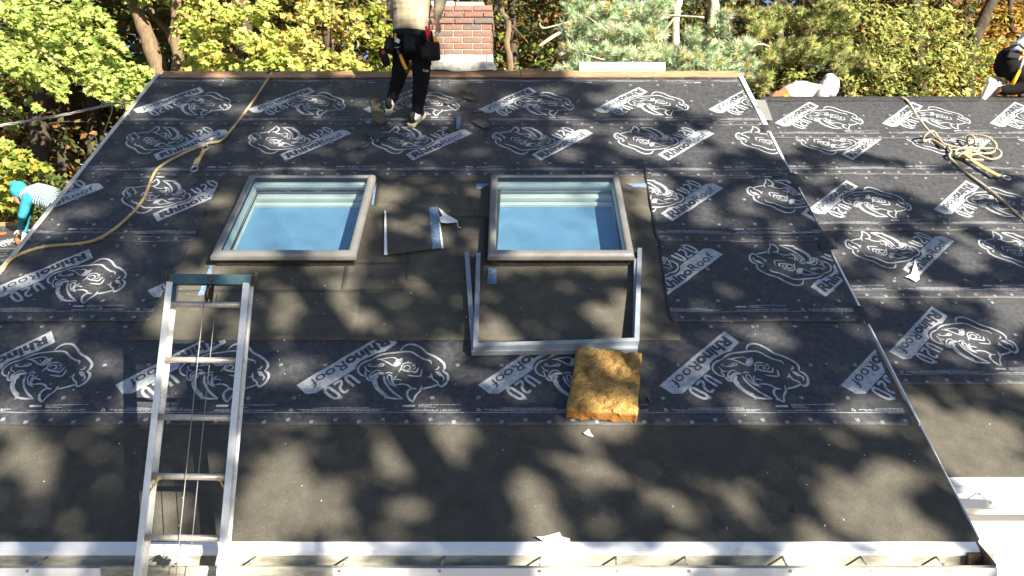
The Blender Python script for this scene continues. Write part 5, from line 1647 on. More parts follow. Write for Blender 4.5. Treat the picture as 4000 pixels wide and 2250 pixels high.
# ---------------------------------------------------------------- worker kneeling on the right ridge
def worker_kneeling():
    A = at
    Z = 8.35
    t = empty('person', A(3990, 380, Z), 'person in dark trousers and white shoes kneeling on the ridge at right edge', 'person', 'roof workers')
    Y = Vector((0, 1, 0))
    hips = A(3945, 235, Z + .05); chest = A(4060, 140, Z + .05); sh = A(4110, 110, Z + .05); hc = A(4190, 60, Z + .05)
    kN, kF = A(4035, 335, Z - .08), A(4060, 330, Z + .25)
    aN, aF = A(3895, 352, Z - .02), A(3925, 350, Z + .25)
    fdir = Vector((.8, 0, -.6)); upv = Vector((.6, 0, .8))
    shn, shf = sh + Vector((0, -.17, 0)), sh + Vector((0, .17, 0))
    eln, elf = shn + Vector((.12, -.05, -.25)), shf + Vector((.15, .05, -.25)); wn_, wf = eln + Vector((.15, .02, -.2)), elf + Vector((.15, 0, -.2))
    body = [([(hips, .13, .115), (A(4000, 190, Z + .05), .14, .11), (chest, .16, .12), (sh, .14, .09)], Y), [(sh, .06), (hc - upv * .09, .055)], [(hips + Vector((0, -.09, 0)), .085), (kN, .056), (aN, .038)], [(hips + Vector((0, .09, 0)), .085), (kF, .056), (aF, .038)],
            [(shn, .05), (eln, .04), (wn_, .03)], [(shf, .05), (elf, .04), (wf, .03)]]
    body += head_chains(hc, fdir, upv) + hand_chains(wn_, (.4, 0, -1), (.5, .2, .3), (0, 1, 0)) + hand_chains(wf, (.4, 0, -1), (.5, -.2, .3), (0, -1, 0))
    organic('body', body, M_['skin'], t, .009, 3)
    face_parts(hc, fdir, upv, t)
    organic('hair', [([(hc - fdir * .03, .08, .085), (hc + upv * .06, .08, .09), (hc + upv * .1, .055, .06)], Y)], M_['hair'], t, .011, 4)
    organic('shirt', [([(A(3985, 205, Z + .05), .155, .135), (A(4010, 182, Z + .05), .17, .14), (chest, .185, .14), (sh, .16, .11)], Y), [(shn, .08), (eln, .065), (wn_, .05)], [(shf, .08), (elf, .065), (wf, .05)]], M_['sock'], t, .011, 5, fold=(.009, 6, 6))
    organic('trousers', [([(A(3975, 212, Z + .05), .15, .13), (hips, .165, .15), (A(3930, 262, Z + .05), .15, .13)], Y), [(A(3945, 265, Z - .04), .11), (A(3990, 305, Z - .06), .095), (kN, .085)], [(kN, .08), (A(3970, 345, Z - .05), .07), (A(3912, 352, Z - .02), .055)], [(A(3945, 265, Z + .12), .11), (kF, .085)], [(kF, .08), (aF + Vector((.05, 0, 0)), .055)]], M_['black'], t, .012, 5, fold=(.009, 4, 10))
    M_['shoe'], keep = M_['sock'], M_['shoe']
    shoe(t, aN + Vector((.02, 0, .075)), Vector((-.55, 0, -.62)), Vector((-.75, 0, .66)))
    shoe(t, aF + Vector((.02, 0, .075)), Vector((-.55, 0, -.62)), Vector((-.75, 0, .66)))
    M_['shoe'] = keep
    b = empty('tool_belt', A(3965, 215, Z), 'dark tool belt on the kneeling worker at the right edge', 'tool belt')
    m = MB(); m.box(A(3958, 218, Z - .11), (.07, 0, -.012), (0, .02, 0), (.012, 0, .035), bevel=.01); m.build('pouch', M_['nylon'], b)
    m = MB(); m.tube([A(3948, 198, Z - .1), A(3975, 188, Z - .12), A(3990, 200, Z - .12)], [.02, .03, .02], 8); m.build('pouch', M_['trim'], b)
    hm = empty('hammer', A(3970, 290, Z - .15), 'hammer with yellow grip hanging beside the kneeling worker\'s thigh', 'hammer')
    m = MB(); m.tube([A(3998, 225, Z - .13), A(3982, 278, Z - .16)], .013, 8); m.build('shank', M_['steel'], hm)
    m = MB(); m.tube([A(3983, 276, Z - .16), A(3968, 305, Z - .17), A(3955, 330, Z - .17)], [.016, .02, .019], 10); m.build('grip', M_['yellow'], hm)
    m = MB(); m.box(A(3999, 205, Z - .13), (.02, 0, 0), (0, .014, 0), (0, 0, .03), bevel=.005); m.build('head', M_['yellow'], hm)
worker_kneeling()
# ================================================================ trees
def leaf_mat(name, trans=.44, rough=.6):
    m = bpy.data.materials.new(name); m.use_nodes = True
    nt = m.node_tree; N, L = nt.nodes, nt.links
    N.remove(N['Principled BSDF'])
    at_ = N.new('ShaderNodeAttribute'); at_.attribute_name = 'tint'
    df = N.new('ShaderNodeBsdfDiffuse'); tr = N.new('ShaderNodeBsdfTranslucent'); gl = N.new('ShaderNodeBsdfGlossy')
    gl.inputs['Roughness'].default_value = rough; gl.inputs['Color'].default_value = (1, 1, 1, 1)
    hs = N.new('ShaderNodeHueSaturation'); hs.inputs['Saturation'].default_value = 1.0; hs.inputs['Value'].default_value = 1.2
    m1, m2 = N.new('ShaderNodeMixShader'), N.new('ShaderNodeMixShader')
    m1.inputs[0].default_value = trans; m2.inputs[0].default_value = .02
    L.new(at_.outputs['Color'], df.inputs['Color']); L.new(at_.outputs['Color'], hs.inputs['Color']); L.new(hs.outputs['Color'], tr.inputs['Color'])
    L.new(df.outputs[0], m1.inputs[1]); L.new(tr.outputs[0], m1.inputs[2])
    L.new(m1.outputs[0], m2.inputs[1]); L.new(gl.outputs[0], m2.inputs[2])
    L.new(m2.outputs[0], N['Material Output'].inputs['Surface'])
    return m
M_['leaf'] = leaf_mat('leaf')
M_['leaf_dense'] = leaf_mat('dense_leaf', .12)
M_['needle'] = leaf_mat('needle', .2, .5)
M_['bark'] = mat('dark_bark', (.055, .042, .032), .95, .45, 8, bump=.9, bscale=26, stretch=(3, 3, .7))
M_['bark_light'] = mat('brown_bark', (.15, .105, .065), .95, .4, 8, bump=.9, bscale=26, stretch=(3, 3, .7))
M_['bark_pale'] = mat('pale_bark', (.42, .36, .28), .9, .4, 8, bump=.6, bscale=30, stretch=(3, 3, .7))
SHAPES = {
    'maple': [(0, -.42), (.10, -.28), (.36, -.40), (.28, -.12), (.56, .10), (.26, .12), (.24, .30), (0, .58), (-.24, .30), (-.26, .12), (-.56, .10), (-.28, -.12), (-.36, -.40), (-.10, -.28)],
    'oak': [(0, -.55), (.18, -.25), (.12, -.08), (.30, .12), (.14, .24), (0, .55), (-.14, .24), (-.30, .12), (-.12, -.08), (-.18, -.25)],
    'oval': [(0, -.5), (.3, -.05), (0, .5), (-.3, -.05)],
}
SUNV = np.array(SUN)
def leaf_arrays(pos, nrm, size, shape, colr):
    sh = np.array(SHAPES[shape]); k = len(sh); n = len(pos)
    nrm = nrm / np.linalg.norm(nrm, axis=1, keepdims=True)
    ref = rng.normal(size=(n, 3)); a = np.cross(nrm, ref); a /= np.linalg.norm(a, axis=1, keepdims=True); b = np.cross(nrm, a)
    droop = -0.22 * np.abs(sh[:, 0]) - .1 * np.abs(sh[:, 1])
    v = pos[:, None, :] + size[:, None, None] * (a[:, None, :] * sh[None, :, 0, None] + b[:, None, :] * sh[None, :, 1, None] + nrm[:, None, :] * droop[None, :, None])
    c = np.repeat(colr[:, None, :], k, axis=1)
    return v.reshape(-1, 3), c.reshape(-1, 3), k, n
def leaf_mesh(name, parts, mt, parent):
    """parts: list of leaf_arrays results"""
    V = np.concatenate([p[0] for p in parts]); C = np.concatenate([p[1] for p in parts])
    counts = np.concatenate([np.full(p[3], p[2], dtype=np.int32) for p in parts])
    me = bpy.data.meshes.new(name)
    me.vertices.add(len(V)); me.vertices.foreach_set('co', V.astype(np.float32).ravel())
    me.loops.add(len(V)); me.loops.foreach_set('vertex_index', np.arange(len(V), dtype=np.int32))
    me.polygons.add(len(counts)); me.polygons.foreach_set('loop_start', np.concatenate([[0], np.cumsum(counts)[:-1]]).astype(np.int32))
    try: me.polygons.foreach_set('loop_total', counts)
    except Exception: pass
    ca = me.attributes.new('tint', 'FLOAT_COLOR', 'POINT')
    ca.data.foreach_set('color', np.concatenate([C, np.ones((len(C), 1))], axis=1).astype(np.float32).ravel())
    me.update(calc_edges=True); me.validate()
    return link(name, me, mt, parent)
def palette(n, cols, w=None, jit=.18):
    cols = np.array(cols); w = None if w is None else np.array(w) / np.sum(w)
    c = cols[rng.choice(len(cols), n, p=w)]
    return np.clip(1.08 * c * (1 + jit * rng.normal(size=(n, 1))) * (1 + .06 * rng.normal(size=(n, 3))), .004, .9)
def pad_leaves(C, R, n, size, shape, cols, w=None, flat=.5, slant=(0, 0), normal=(0.25, -.55, .75), spread=.55, clump=0):
    """a spray of leaves filling a flattened, drooping pad round C"""
    d = rng.normal(size=(n, 3)); d /= np.linalg.norm(d, axis=1, keepdims=True)
    r = rng.random(n) ** .42
    p = d * r[:, None] * np.array([R, R * .8, R * flat])
    p[:, 2] += slant[0] * p[:, 0] + slant[1] * p[:, 1] - .25 / max(R, .2) * (p[:, 0] ** 2 + p[:, 1] ** 2)
    if clump:
        k = rng.integers(0, clump, n); cc = p[rng.integers(0, n, clump)]
        p = cc[k] + (p - cc[k]) * .35
    nn = np.array(normal)[None, :] + spread * rng.normal(size=(n, 3)) + .25 * d
    s = size * (.55 + .8 * rng.random(n))
    return leaf_arrays(p + np.array(C)[None, :], nn, s, shape, palette(n, cols, w))
def trunk_mesh(name, path, r0, r1, mt, parent, branches=(), seed=0, sides=12):
    m = MB()
    pts = spline(path, 6)
    n = len(pts)
    pts = [p + Vector((noise.noise(Vector((i * .35, seed, 0))), noise.noise(Vector((i * .35, seed, 5))), 0)) * r0 * .35 for i, p in enumerate(pts)]
    m.tube(pts, [r0 + (r1 - r0) * i / (n - 1) + r0 * .10 * noise.noise(Vector((i * .8, seed, 9))) for i in range(n)], sides)
    for b in branches:
        bp_, ra, rb = b
        q = spline(bp_, 5) if len(bp_) > 2 else bp_
        m.tube(q, [ra + (rb - ra) * i / (len(q) - 1) for i in range(len(q))], 7)
    return m.build(name, mt, parent, fix=False)
def tree(name, label, cat, trunk_px, pads, shape, cols, w, size, dens, bark='bark', r0=.2, group='trees behind the houses', upper=None, flat=.5, slant=(0, 0), wood_pads=True, spread=.55, upsize=.2, seed=0, pale_limbs=None, jitterZ=.5):
    """trunk_px: list of (px,py,Z) from bottom up; pads: (px,py,Z,r_px)"""
    tp = [at(*p) for p in trunk_px]
    base = Vector((tp[0].x, tp[0].y, 0))
    t = empty(name, base, label, cat, group)
    path = [base] + [p for p in tp if p.z > .3]
    brs = []
    parts = []
    for i, (px, py, Z, rp) in enumerate(pads):
        C = at(px, py, Z); R = rp / FPX * Z
        n = int(dens * R * R * 330)
        if n < 4: continue
        parts.append(pad_leaves(C, R * 1.12, n, size * .86, shape, cols, w, flat * 1.35, slant, spread=spread))
        if wood_pads and i % 3 == 0:
            q = min(path[1:], key=lambda p: (p - C).length) if len(path) > 1 else path[0]
            mid = q.lerp(C, .55) + Vector((0, 0, .15 * (C - q).length * .3))
            brs.append(([q, mid, C], min(.016, r0 * .2), .004))
    if upper:
        (ux, uy, uz), (rx, ry, rz), n = upper
        k = max(6, n // 130)
        for j in range(k):
            d = rng.normal(size=3); d /= np.linalg.norm(d)
            c = np.array([ux, uy, uz]) + d * np.array([rx, ry, rz]) * (.55 + .45 * rng.random())
            parts.append(pad_leaves(c, .8, n // k, upsize, 'oval', cols, w, .5))
        top = Vector((ux, uy, uz))
        path.append(top)
        for j in range(5):
            a = j * 1.3 + seed
            brs.append(([path[-2].lerp(top, .3), top + Vector((cos(a) * rx * .4, sin(a) * ry * .4, -.3)), top + Vector((cos(a) * rx * .8, sin(a) * ry * .8, .4))], .06, .015))
    trunk_mesh('trunk', path, r0, r0 * .45, M_[bark], t, brs, seed)
    if parts: leaf_mesh('crown', parts, M_['leaf'], t)
    return t
GREEN = [(.24, .32, .07), (.33, .39, .10), (.39, .42, .12), (.14, .23, .045)]
YELL = [(.44, .45, .10), (.37, .42, .10), (.48, .42, .10), (.25, .33, .07), (.46, .28, .10)]
ORNG = [(.40, .41, .10), (.44, .36, .10), (.46, .26, .13), (.30, .37, .09)]
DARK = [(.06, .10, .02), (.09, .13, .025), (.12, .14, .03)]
OAK = [(.36, .37, .11), (.28, .31, .08), (.40, .37, .12), (.18, .23, .05)]

# --- green maple at the far left
P_a = []
for (x, y, r) in [(30, 150, 70), (110, 130, 75), (60, 215, 75), (150, 195, 80), (215, 150, 70), (240, 215, 75), (300, 190, 70), (335, 245, 70), (385, 290, 65), (440, 300, 65), (500, 290, 60), (555, 275, 50), (470, 250, 55), (410, 215, 60), (350, 150, 60), (430, 135, 50), (460, 180, 45), (130, 260, 75), (190, 285, 60), (215, 330, 50), (230, 375, 35), (60, 270, 60), (110, 315, 50), (20, 240, 60), (395, 350, 60), (450, 355, 60), (510, 350, 55), (540, 320, 45), (430, 385, 40), (500, 395, 40), (520, 420, 25), (280, 290, 50), (320, 310, 40), (300, 60, 70), (220, 50, 75), (130, 40, 75), (50, 50, 75), (380, 60, 60), (260, 110, 60), (20, 20, 70), (170, 90, 70), (90, 90, 60), (340, 20, 50), (0, 320, 40), (30, 480, 40), (20, 560, 35), (150, 420, 25), (120, 400, 30), (60, 430, 35), (20, 390, 30)]:
    P_a.append((x, y, 12.2 + .9 * math.sin(x * .7 + y * .3), r))
tree('maple_tree', 'big green maple filling the upper left corner of the picture', 'tree', [(-250, 900, 13), (-240, 400, 13), (-150, 100, 13)], P_a, 'maple', GREEN, [3, 4, 3, 1], .115, 4.2, r0=.25, upper=((-8.5, 14, 11.2), (4, 3, 2.6), 3200), flat=.42, slant=(-.45, .1), seed=1)
# --- young maple low on the left
P_b = [(20, 600, 10.6, 50), (70, 590, 10.5, 45), (20, 660, 10.6, 55), (80, 640, 10.5, 50), (130, 650, 10.4, 40), (170, 650, 10.4, 35), (60, 690, 10.6, 40), (10, 720, 10.7, 40), (40, 760, 10.9, 30), (15, 800, 11, 35), (150, 690, 10.5, 22), (-60, 650, 10.7, 70), (-120, 700, 10.8, 80), (35, 740, 10.9, 25)]
tree('young_maple_tree', 'young pale green maple reaching in low at the left edge', 'tree', [(-180, 1000, 11.6), (-150, 800, 11.4), (-120, 640, 11.2)], P_b, 'maple', [(.24, .29, .05), (.30, .31, .06), (.18, .25, .04), (.36, .30, .05)], None, .125, 3.6, r0=.06, flat=.42, slant=(-.25, .1), seed=2)
# --- the leaning trunk and its neighbours
tree('leaning_tree', 'thick leaning brown trunk above the left end of the ridge', 'tree', [(660, 500, 14.2), (618, 280, 14.2), (575, 140, 14.2), (515, 0, 14.2), (470, -110, 14.2)], [(700, 20, 14.5, 60), (640, 60, 15, 50), (560, 230, 15.5, 40), (660, 190, 15.5, 45), (600, 330, 15.5, 40)], 'maple', DARK, None, .11, 2.6, 'bark_light', .2, upper=((-7, 14.6, 11.6), (3, 2.5, 2), 1800), seed=3)
tree('forked_tree', 'slimmer trunk crossing behind the thick leaning one', 'tree', [(720, 500, 15.0), (690, 200, 15.0), (620, 80, 15.0), (560, -20, 15.0)], [(640, 130, 15.4, 40), (720, 120, 15.2, 45)], 'maple', DARK, None, .11, 2.6, 'bark_light', .11, upper=((-8.2, 15.6, 11.6), (2, 2, 1.5), 800), seed=4)
tree('straight_tree', 'straight brown trunk just right of the leaning trunk', 'tree', [(694, 500, 13.6), (692, 250, 13.6), (688, 120, 13.6), (690, 0, 13.6), (700, -120, 13.6)], [(720, 70, 13.8, 40), (740, 30, 13.6, 50)], 'maple', YELL, [1, 3, 1, 3, .4], .11, 3, 'bark_light', .13, upper=((-5.5, 13.8, 11.4), (2.4, 2, 1.6), 1000), seed=5)
# --- yellow maple
P_d = []
for (x, y, r) in [(720, 110, 50), (760, 60, 55), (770, 130, 50), (740, 180, 45), (790, 190, 50), (760, 245, 45), (830, 240, 55), (880, 270, 55), (880, 220, 50), (960, 270, 55), (1010, 240, 50), (1080, 270, 60), (1140, 250, 60), (1010, 180, 55), (1080, 200, 55), (960, 150, 55), (1060, 130, 55), (1130, 180, 60), (900, 60, 60), (840, 30, 60), (960, 40, 60), (1020, 60, 55), (1060, 20, 50), (880, 130, 55), (820, 110, 45), (800, 280, 40), (740, 280, 35), (1180, 280, 50), (1150, 130, 45), (830, 170, 40)]:
    P_d.append((x, y, 11.6 + .8 * math.sin(x * .5 + y * .4), r))
tree('yellow_maple_tree', 'yellow maple rising behind the left half of the ridge', 'tree', [(960, 500, 12.6), (955, 250, 12.6), (950, 0, 12.6), (940, -120, 12.6)], P_d, 'maple', YELL, [4, 4, 1.6, 3, .5], .115, 4.4, 'bark', .16, upper=((-4.6, 12.8, 11), (2.6, 2, 2.2), 2400), flat=.5, slant=(-.2, .1), seed=6)
# --- orange tinged maple
P_e = []
for (x, y, r) in [(1200, 130, 50), (1170, 60, 50), (1250, 50, 55), (1310, 80, 50), (1350, 140, 50), (1230, 190, 50), (1290, 220, 50), (1340, 250, 50), (1390, 265, 45), (1240, 260, 50), (1300, 285, 45), (1180, 220, 45), (1380, 60, 45), (1410, 110, 40), (1200, 20, 50), (1300, 20, 50), (1370, 210, 35), (1420, 285, 40)]:
    P_e.append((x, y, 11.9 + .7 * math.sin(x * .6 + y * .5), r))
tree('orange_maple_tree', 'maple with orange and pink tinged leaves left of the standing worker', 'tree', [(1290, 500, 12.8), (1285, 250, 12.8), (1280, 0, 12.8)], P_e, 'maple', ORNG, [3, 3, 1.6, 3], .11, 4.2, 'bark', .13, upper=((-3.2, 13, 10.8), (1.8, 1.8, 2), 1500), flat=.5, slant=(-.2, .1), seed=7)
# --- green tree beside the worker
P_f = [(1440, 40, 12.6, 50), (1480, 100, 12.5, 45), (1500, 30, 12.7, 50), (1460, 160, 12.6, 40), (1500, 170, 12.5, 45), (1520, 240, 12.6, 40), (1470, 220, 12.8, 35), (1450, 260, 12.9, 40), (1500, 285, 12.7, 40), (1540, 120, 12.6, 45), (1560, 40, 12.7, 50), (1600, 90, 13, 50), (1640, 40, 13, 60), (1540, 200, 13, 40)]
tree('bushy_tree', 'yellow-green bushy tree directly behind the standing worker', 'tree', [(1500, 500, 13.4), (1505, 250, 13.4), (1500, 0, 13.4)], P_f, 'maple', [(.28, .31, .05), (.34, .33, .05), (.2, .26, .04)], None, .10, 4.2, 'bark', .12, upper=((-1.8, 13.6, 10.8), (1.9, 1.8, 2), 1400), seed=8)
# --- dark tree right of the chimney
P_g = [(1945, 60, 12.6, 35), (1950, 140, 12.5, 30), (1935, 230, 12.6, 30), (1960, 285, 12.4, 30), (2020, 270, 12.6, 40), (2080, 285, 12.5, 40), (2070, 180, 13.2, 40), (2120, 250, 12.8, 40), (2030, 120, 13.3, 40), (2160, 280, 12.6, 35), (2010, 30, 13.4, 45), (2130, 200, 13.2, 30)]
tree('crooked_tree', 'thin crooked trunk with ivy leaves right of the chimney', 'tree', [(2005, 500, 12.6), (1998, 280, 12.6), (1980, 180, 12.6), (1985, 90, 12.6), (1950, 20, 12.6), (1935, -80, 12.6)], P_g, 'oval', [(.11, .17, .03), (.18, .22, .04), (.26, .28, .05)], [3, 2, 1], .085, 5, 'bark_light', .075, upper=((-.4, 13.2, 10.6), (1.6, 1.6, 1.6), 900), seed=9)
# broken pale branch
m = MB()
m.tube(spline([at(2105, 182, 12.2), at(2150, 150, 12.2), at(2200, 118, 12.3), at(2250, 80, 12.5), at(2330, 40, 12.8)], 4), [.03] * 9 + [.045] * 8, 8)
m.tube(spline([at(2108, 92, 12.3), at(2120, 110, 12.3), at(2170, 100, 12.35), at(2240, 80, 12.5)], 4), .014, 7)
tag(m.build('broken_branch', M_['bark_pale'], None, fix=False), 'pale broken branch jutting left out of the blue-green pine', 'branch')

# --- pines
def pine(name, label, trunk_px, pads, cols, w, r0, bark, upper, seed, dens=1.0, length=.105, trunk_branches=()):
    tp = [at(*p) for p in trunk_px]
    base = Vector((tp[0].x, tp[0].y, 0))
    t = empty(name, base, label, 'tree', 'trees behind the houses')
    path = [base] + tp
    V, C = [], []
    brs = [(b, .03, .008) for b in trunk_branches]
    def tufts(Cc, R, n, flat=.6):
        d = rng.normal(size=(n, 3)); d /= np.linalg.norm(d, axis=1, keepdims=True)
        r = rng.random(n) ** .45
        p = np.array(Cc) + d * r[:, None] * np.array([R, R * .8, R * flat])
        axd = d * np.array([.9, .9, .5]) + np.array([.12, -.55, .5]) + .35 * rng.normal(size=(n, 3))
        axd /= np.linalg.norm(axd, axis=1, keepdims=True)
        nn = 58
        q = rng.normal(size=(n, nn, 3)); q /= np.linalg.norm(q, axis=2, keepdims=True)
        dirn = axd[:, None, :] * (.35 + .9 * rng.random((n, nn, 1))) + q * .8
        dirn /= np.linalg.norm(dirn, axis=2, keepdims=True)
        root = p[:, None, :] + axd[:, None, :] * (rng.random((n, nn, 1)) - .6) * .10
        L_ = length * (.7 + .5 * rng.random((n, nn, 1)))
        side = np.cross(dirn, rng.normal(size=(n, nn, 3))); side /= np.linalg.norm(side, axis=2, keepdims=True)
        wd = .0046
        tri = np.stack([root + side * wd, root - side * wd, root + dirn * L_], axis=2)
        cc = palette(n, cols, w, .22)[:, None, None, :] * (1 + .12 * rng.normal(size=(n, nn, 1, 1)))
        V.append(tri.reshape(-1, 3)); C.append(np.broadcast_to(np.clip(cc, .01, .9), (n, nn, 3, 3)).reshape(-1, 3))
    for (px, py, Z, rp) in pads:
        Cc = at(px, py, Z); R = rp / FPX * Z
        tufts(Cc, R, int(dens * R * R * 520) + 8)
        q = min(path[1:], key=lambda p: (p - Cc).length)
        brs.append(([q, q.lerp(Cc, .6) - Vector((0, 0, .08)), Cc], .02, .005))
    if upper:
        (ux, uy, uz), (rx, ry, rz), n = upper
        for j in range(n):
            d = rng.normal(size=3); d /= np.linalg.norm(d)
            tufts(np.array([ux, uy, uz]) + d * np.array([rx, ry, rz]), .6, 40)
        path.append(Vector((ux, uy, uz)))
    trunk_mesh('trunk', path, r0, r0 * .5, M_[bark], t, brs, seed)
    V = np.concatenate(V); C = np.concatenate(C)
    leaf_mesh('crown', [(V, C, 3, len(V) // 3)], M_['needle'], t)
P_h = []
for (x, y, r) in [(2260, 40, 60), (2330, 60, 65), (2400, 40, 70), (2470, 60, 70), (2540, 50, 65), (2590, 20, 60), (2240, 110, 55), (2300, 130, 65), (2370, 140, 70), (2440, 140, 70), (2510, 140, 65), (2570, 120, 55), (2240, 200, 55), (2300, 210, 65), (2370, 220, 70), (2440, 230, 70), (2510, 220, 70), (2580, 210, 65), (2640, 230, 60), (2700, 200, 65), (2760, 190, 60), (2800, 130, 50), (2820, 70, 40), (2720, 260, 65), (2790, 250, 60), (2850, 230, 55), (2890, 190, 45), (2920, 170, 30), (2650, 280, 60), (2580, 280, 60), (2480, 290, 60), (2380, 290, 60), (2280, 280, 60), (2220, 265, 45), (2200, 280, 30), (2850, 290, 50), (2770, 300, 55), (2920, 260, 35), (2700, 140, 40), (2680, 320, 60), (2900, 310, 40)]:
    P_h.append((x, y, 10.8 + .8 * math.sin(x * .31 + y * .23), r))
PINE = [(.44, .52, .33), (.33, .42, .26), (.52, .58, .40), (.50, .43, .17)]
pine('white_pine_tree', 'blue-green long-needled pine behind the right part of the ridge', [(2640, 500, 11.9), (2638, 250, 11.9), (2640, 60, 11.9), (2648, -60, 11.9)], P_h, PINE, [4, 3, 3, .7], .09, 'bark_pale', ((2.2, 12.2, 10.2), (1.8, 1.4, 1.2), 40), 10)
tree('birch_tree', 'pale white trunk behind the blue-green pine', 'tree', [(2775, 400, 12.8), (2785, 120, 12.8), (2790, 0, 12.8), (2800, -120, 12.8)], [(2700, 30, 13.2, 45), (2690, 80, 13.2, 35), (2850, 40, 13.4, 45), (2720, 100, 13.4, 35)], 'oval', [(.26, .30, .05), (.18, .24, .04)], None, .09, 4.5, 'bark_pale', .13, upper=((3.8, 13.2, 10.9), (1.6, 1.5, 1.6), 900), seed=11)
P_i = []
for (x, y, r) in [(2930, 60, 45), (2990, 70, 50), (3050, 60, 55), (3110, 70, 55), (3170, 60, 55), (3230, 50, 55), (3290, 50, 50), (3310, 90, 45), (3260, 100, 45), (3180, 100, 45), (3010, 115, 45), (2960, 120, 35), (3090, 180, 50), (3150, 175, 55), (3210, 180, 55), (3270, 190, 55), (3320, 205, 50), (3355, 235, 40), (3290, 240, 50), (3210, 230, 50), (3130, 220, 50), (3040, 200, 45), (3000, 230, 45), (3060, 245, 45), (2960, 270, 40), (2990, 310, 40), (3340, 280, 30), (3270, 275, 35), (2970, 350, 35), (2950, 180, 35), (3250, 20, 40)]:
    P_i.append((x, y, 11.6 + .6 * math.sin(x * .27 + y * .33), r))
PINE2 = [(.40, .41, .16), (.31, .34, .13), (.46, .44, .19), (.2, .25, .08)]
pine('yellow_pine_tree', 'yellow-green pine with layered boughs above the stooping worker', [(3060, 600, 12.8), (3050, 300, 12.8), (3040, 0, 12.8)], P_i, PINE2, [4, 3, 2, 2], .11, 'bark', ((4.4, 12.9, 10.4), (1.8, 1.4, 1.2), 34), 12, length=.09)
m = MB()
m.tube(spline([at(2925, 190, 11.0), at(2945, 178, 11.0), at(2975, 172, 11.1), at(3005, 182, 11.3)], 4), .014, 7)
tag(m.build('dead_branch', M_['bark_pale'], None, fix=False), 'bent pale dead branch between the two pines', 'branch')
m = MB()
m.tube(spline([at(2750, 68, 11.2), at(2640, 62, 11.4), at(2590, 60, 11.5)], 4), .016, 7)
tag(m.build('dead_branch', M_['bark_pale'], None, fix=False), 'level pale dead branch crossing the trunk inside the blue-green pine', 'branch')

# --- oak on the right
P_j = []
rr = random.Random(4)
for (x, y, r) in [(3400, 40, 55), (3470, 60, 55), (3430, 110, 55), (3500, 120, 55), (3560, 100, 60), (3620, 60, 55), (3680, 90, 55), (3700, 40, 50), (3580, 30, 50), (3400, 170, 50), (3450, 190, 55), (3520, 180, 60), (3590, 170, 60), (3650, 160, 55), (3710, 150, 55), (3760, 110, 45), (3400, 240, 50), (3460, 260, 55), (3530, 250, 60), (3600, 240, 60), (3670, 230, 60), (3730, 220, 60), (3790, 190, 50), (3850, 180, 45), (3910, 160, 40), (3820, 240, 50), (3870, 230, 45), (3420, 320, 50), (3490, 330, 55), (3560, 320, 60), (3630, 310, 60), (3700, 300, 60), (3770, 290, 55), (3830, 300, 50), (3880, 280, 40), (3400, 375, 45), (3480, 385, 50), (3560, 385, 50), (3640, 380, 55), (3720, 370, 50), (3800, 370, 50), (3340, 340, 40), (3330, 130, 35), (3350, 30, 45), (3100, 290, 45), (3060, 300, 40), (3160, 300, 40), (3340, 390, 40), (3860, 330, 40), (3040, 370, 40), (3300, 310, 30)]:
    P_j.append((x, y, 12.2 + 1.0 * math.sin(x * .37 + y * .29), r))
tree('oak_tree', 'wide yellow-green oak above the right-hand roof', 'tree', [(3600, 700, 13.6), (3590, 300, 13.6), (3580, 60, 13.6), (3560, -80, 13.6)], P_j, 'oak', OAK, [4, 3, 2, 2], .115, 4.4, 'bark', .16, upper=((7.4, 13.6, 10.8), (3.4, 2, 1.8), 2600), flat=.6, seed=13)
tree('dark_leaning_tree', 'dark leaning trunk at the upper right corner', 'tree', [(3780, 420, 13.4), (3815, 150, 13.4), (3850, 60, 13.4), (3880, -20, 13.4), (3900, -120, 13.4)], [(3960, 60, 14.4, 50), (3920, 110, 14.6, 40), (3980, 140, 14.4, 40)], 'oak', [(.36, .27, .05), (.28, .26, .05), (.42, .24, .04)], None, .11, 3, 'bark', .14, upper=((9.2, 13.6, 11), (1.8, 1.8, 1.6), 900), seed=14)
tree('slim_tree', 'slim forked trunk at the right edge above the kneeling worker', 'tree', [(3990, 420, 14.5), (3985, 160, 14.5), (3950, 110, 14.5), (3945, 0, 14.5), (3950, -100, 14.5)], [(4040, 40, 15, 60), (3900, 30, 15, 50)], 'oak', [(.40, .28, .05), (.30, .27, .05)], None, .12, 3, 'bark', .075, upper=((10.5, 15, 11), (1.6, 1.6, 1.6), 700), seed=15)

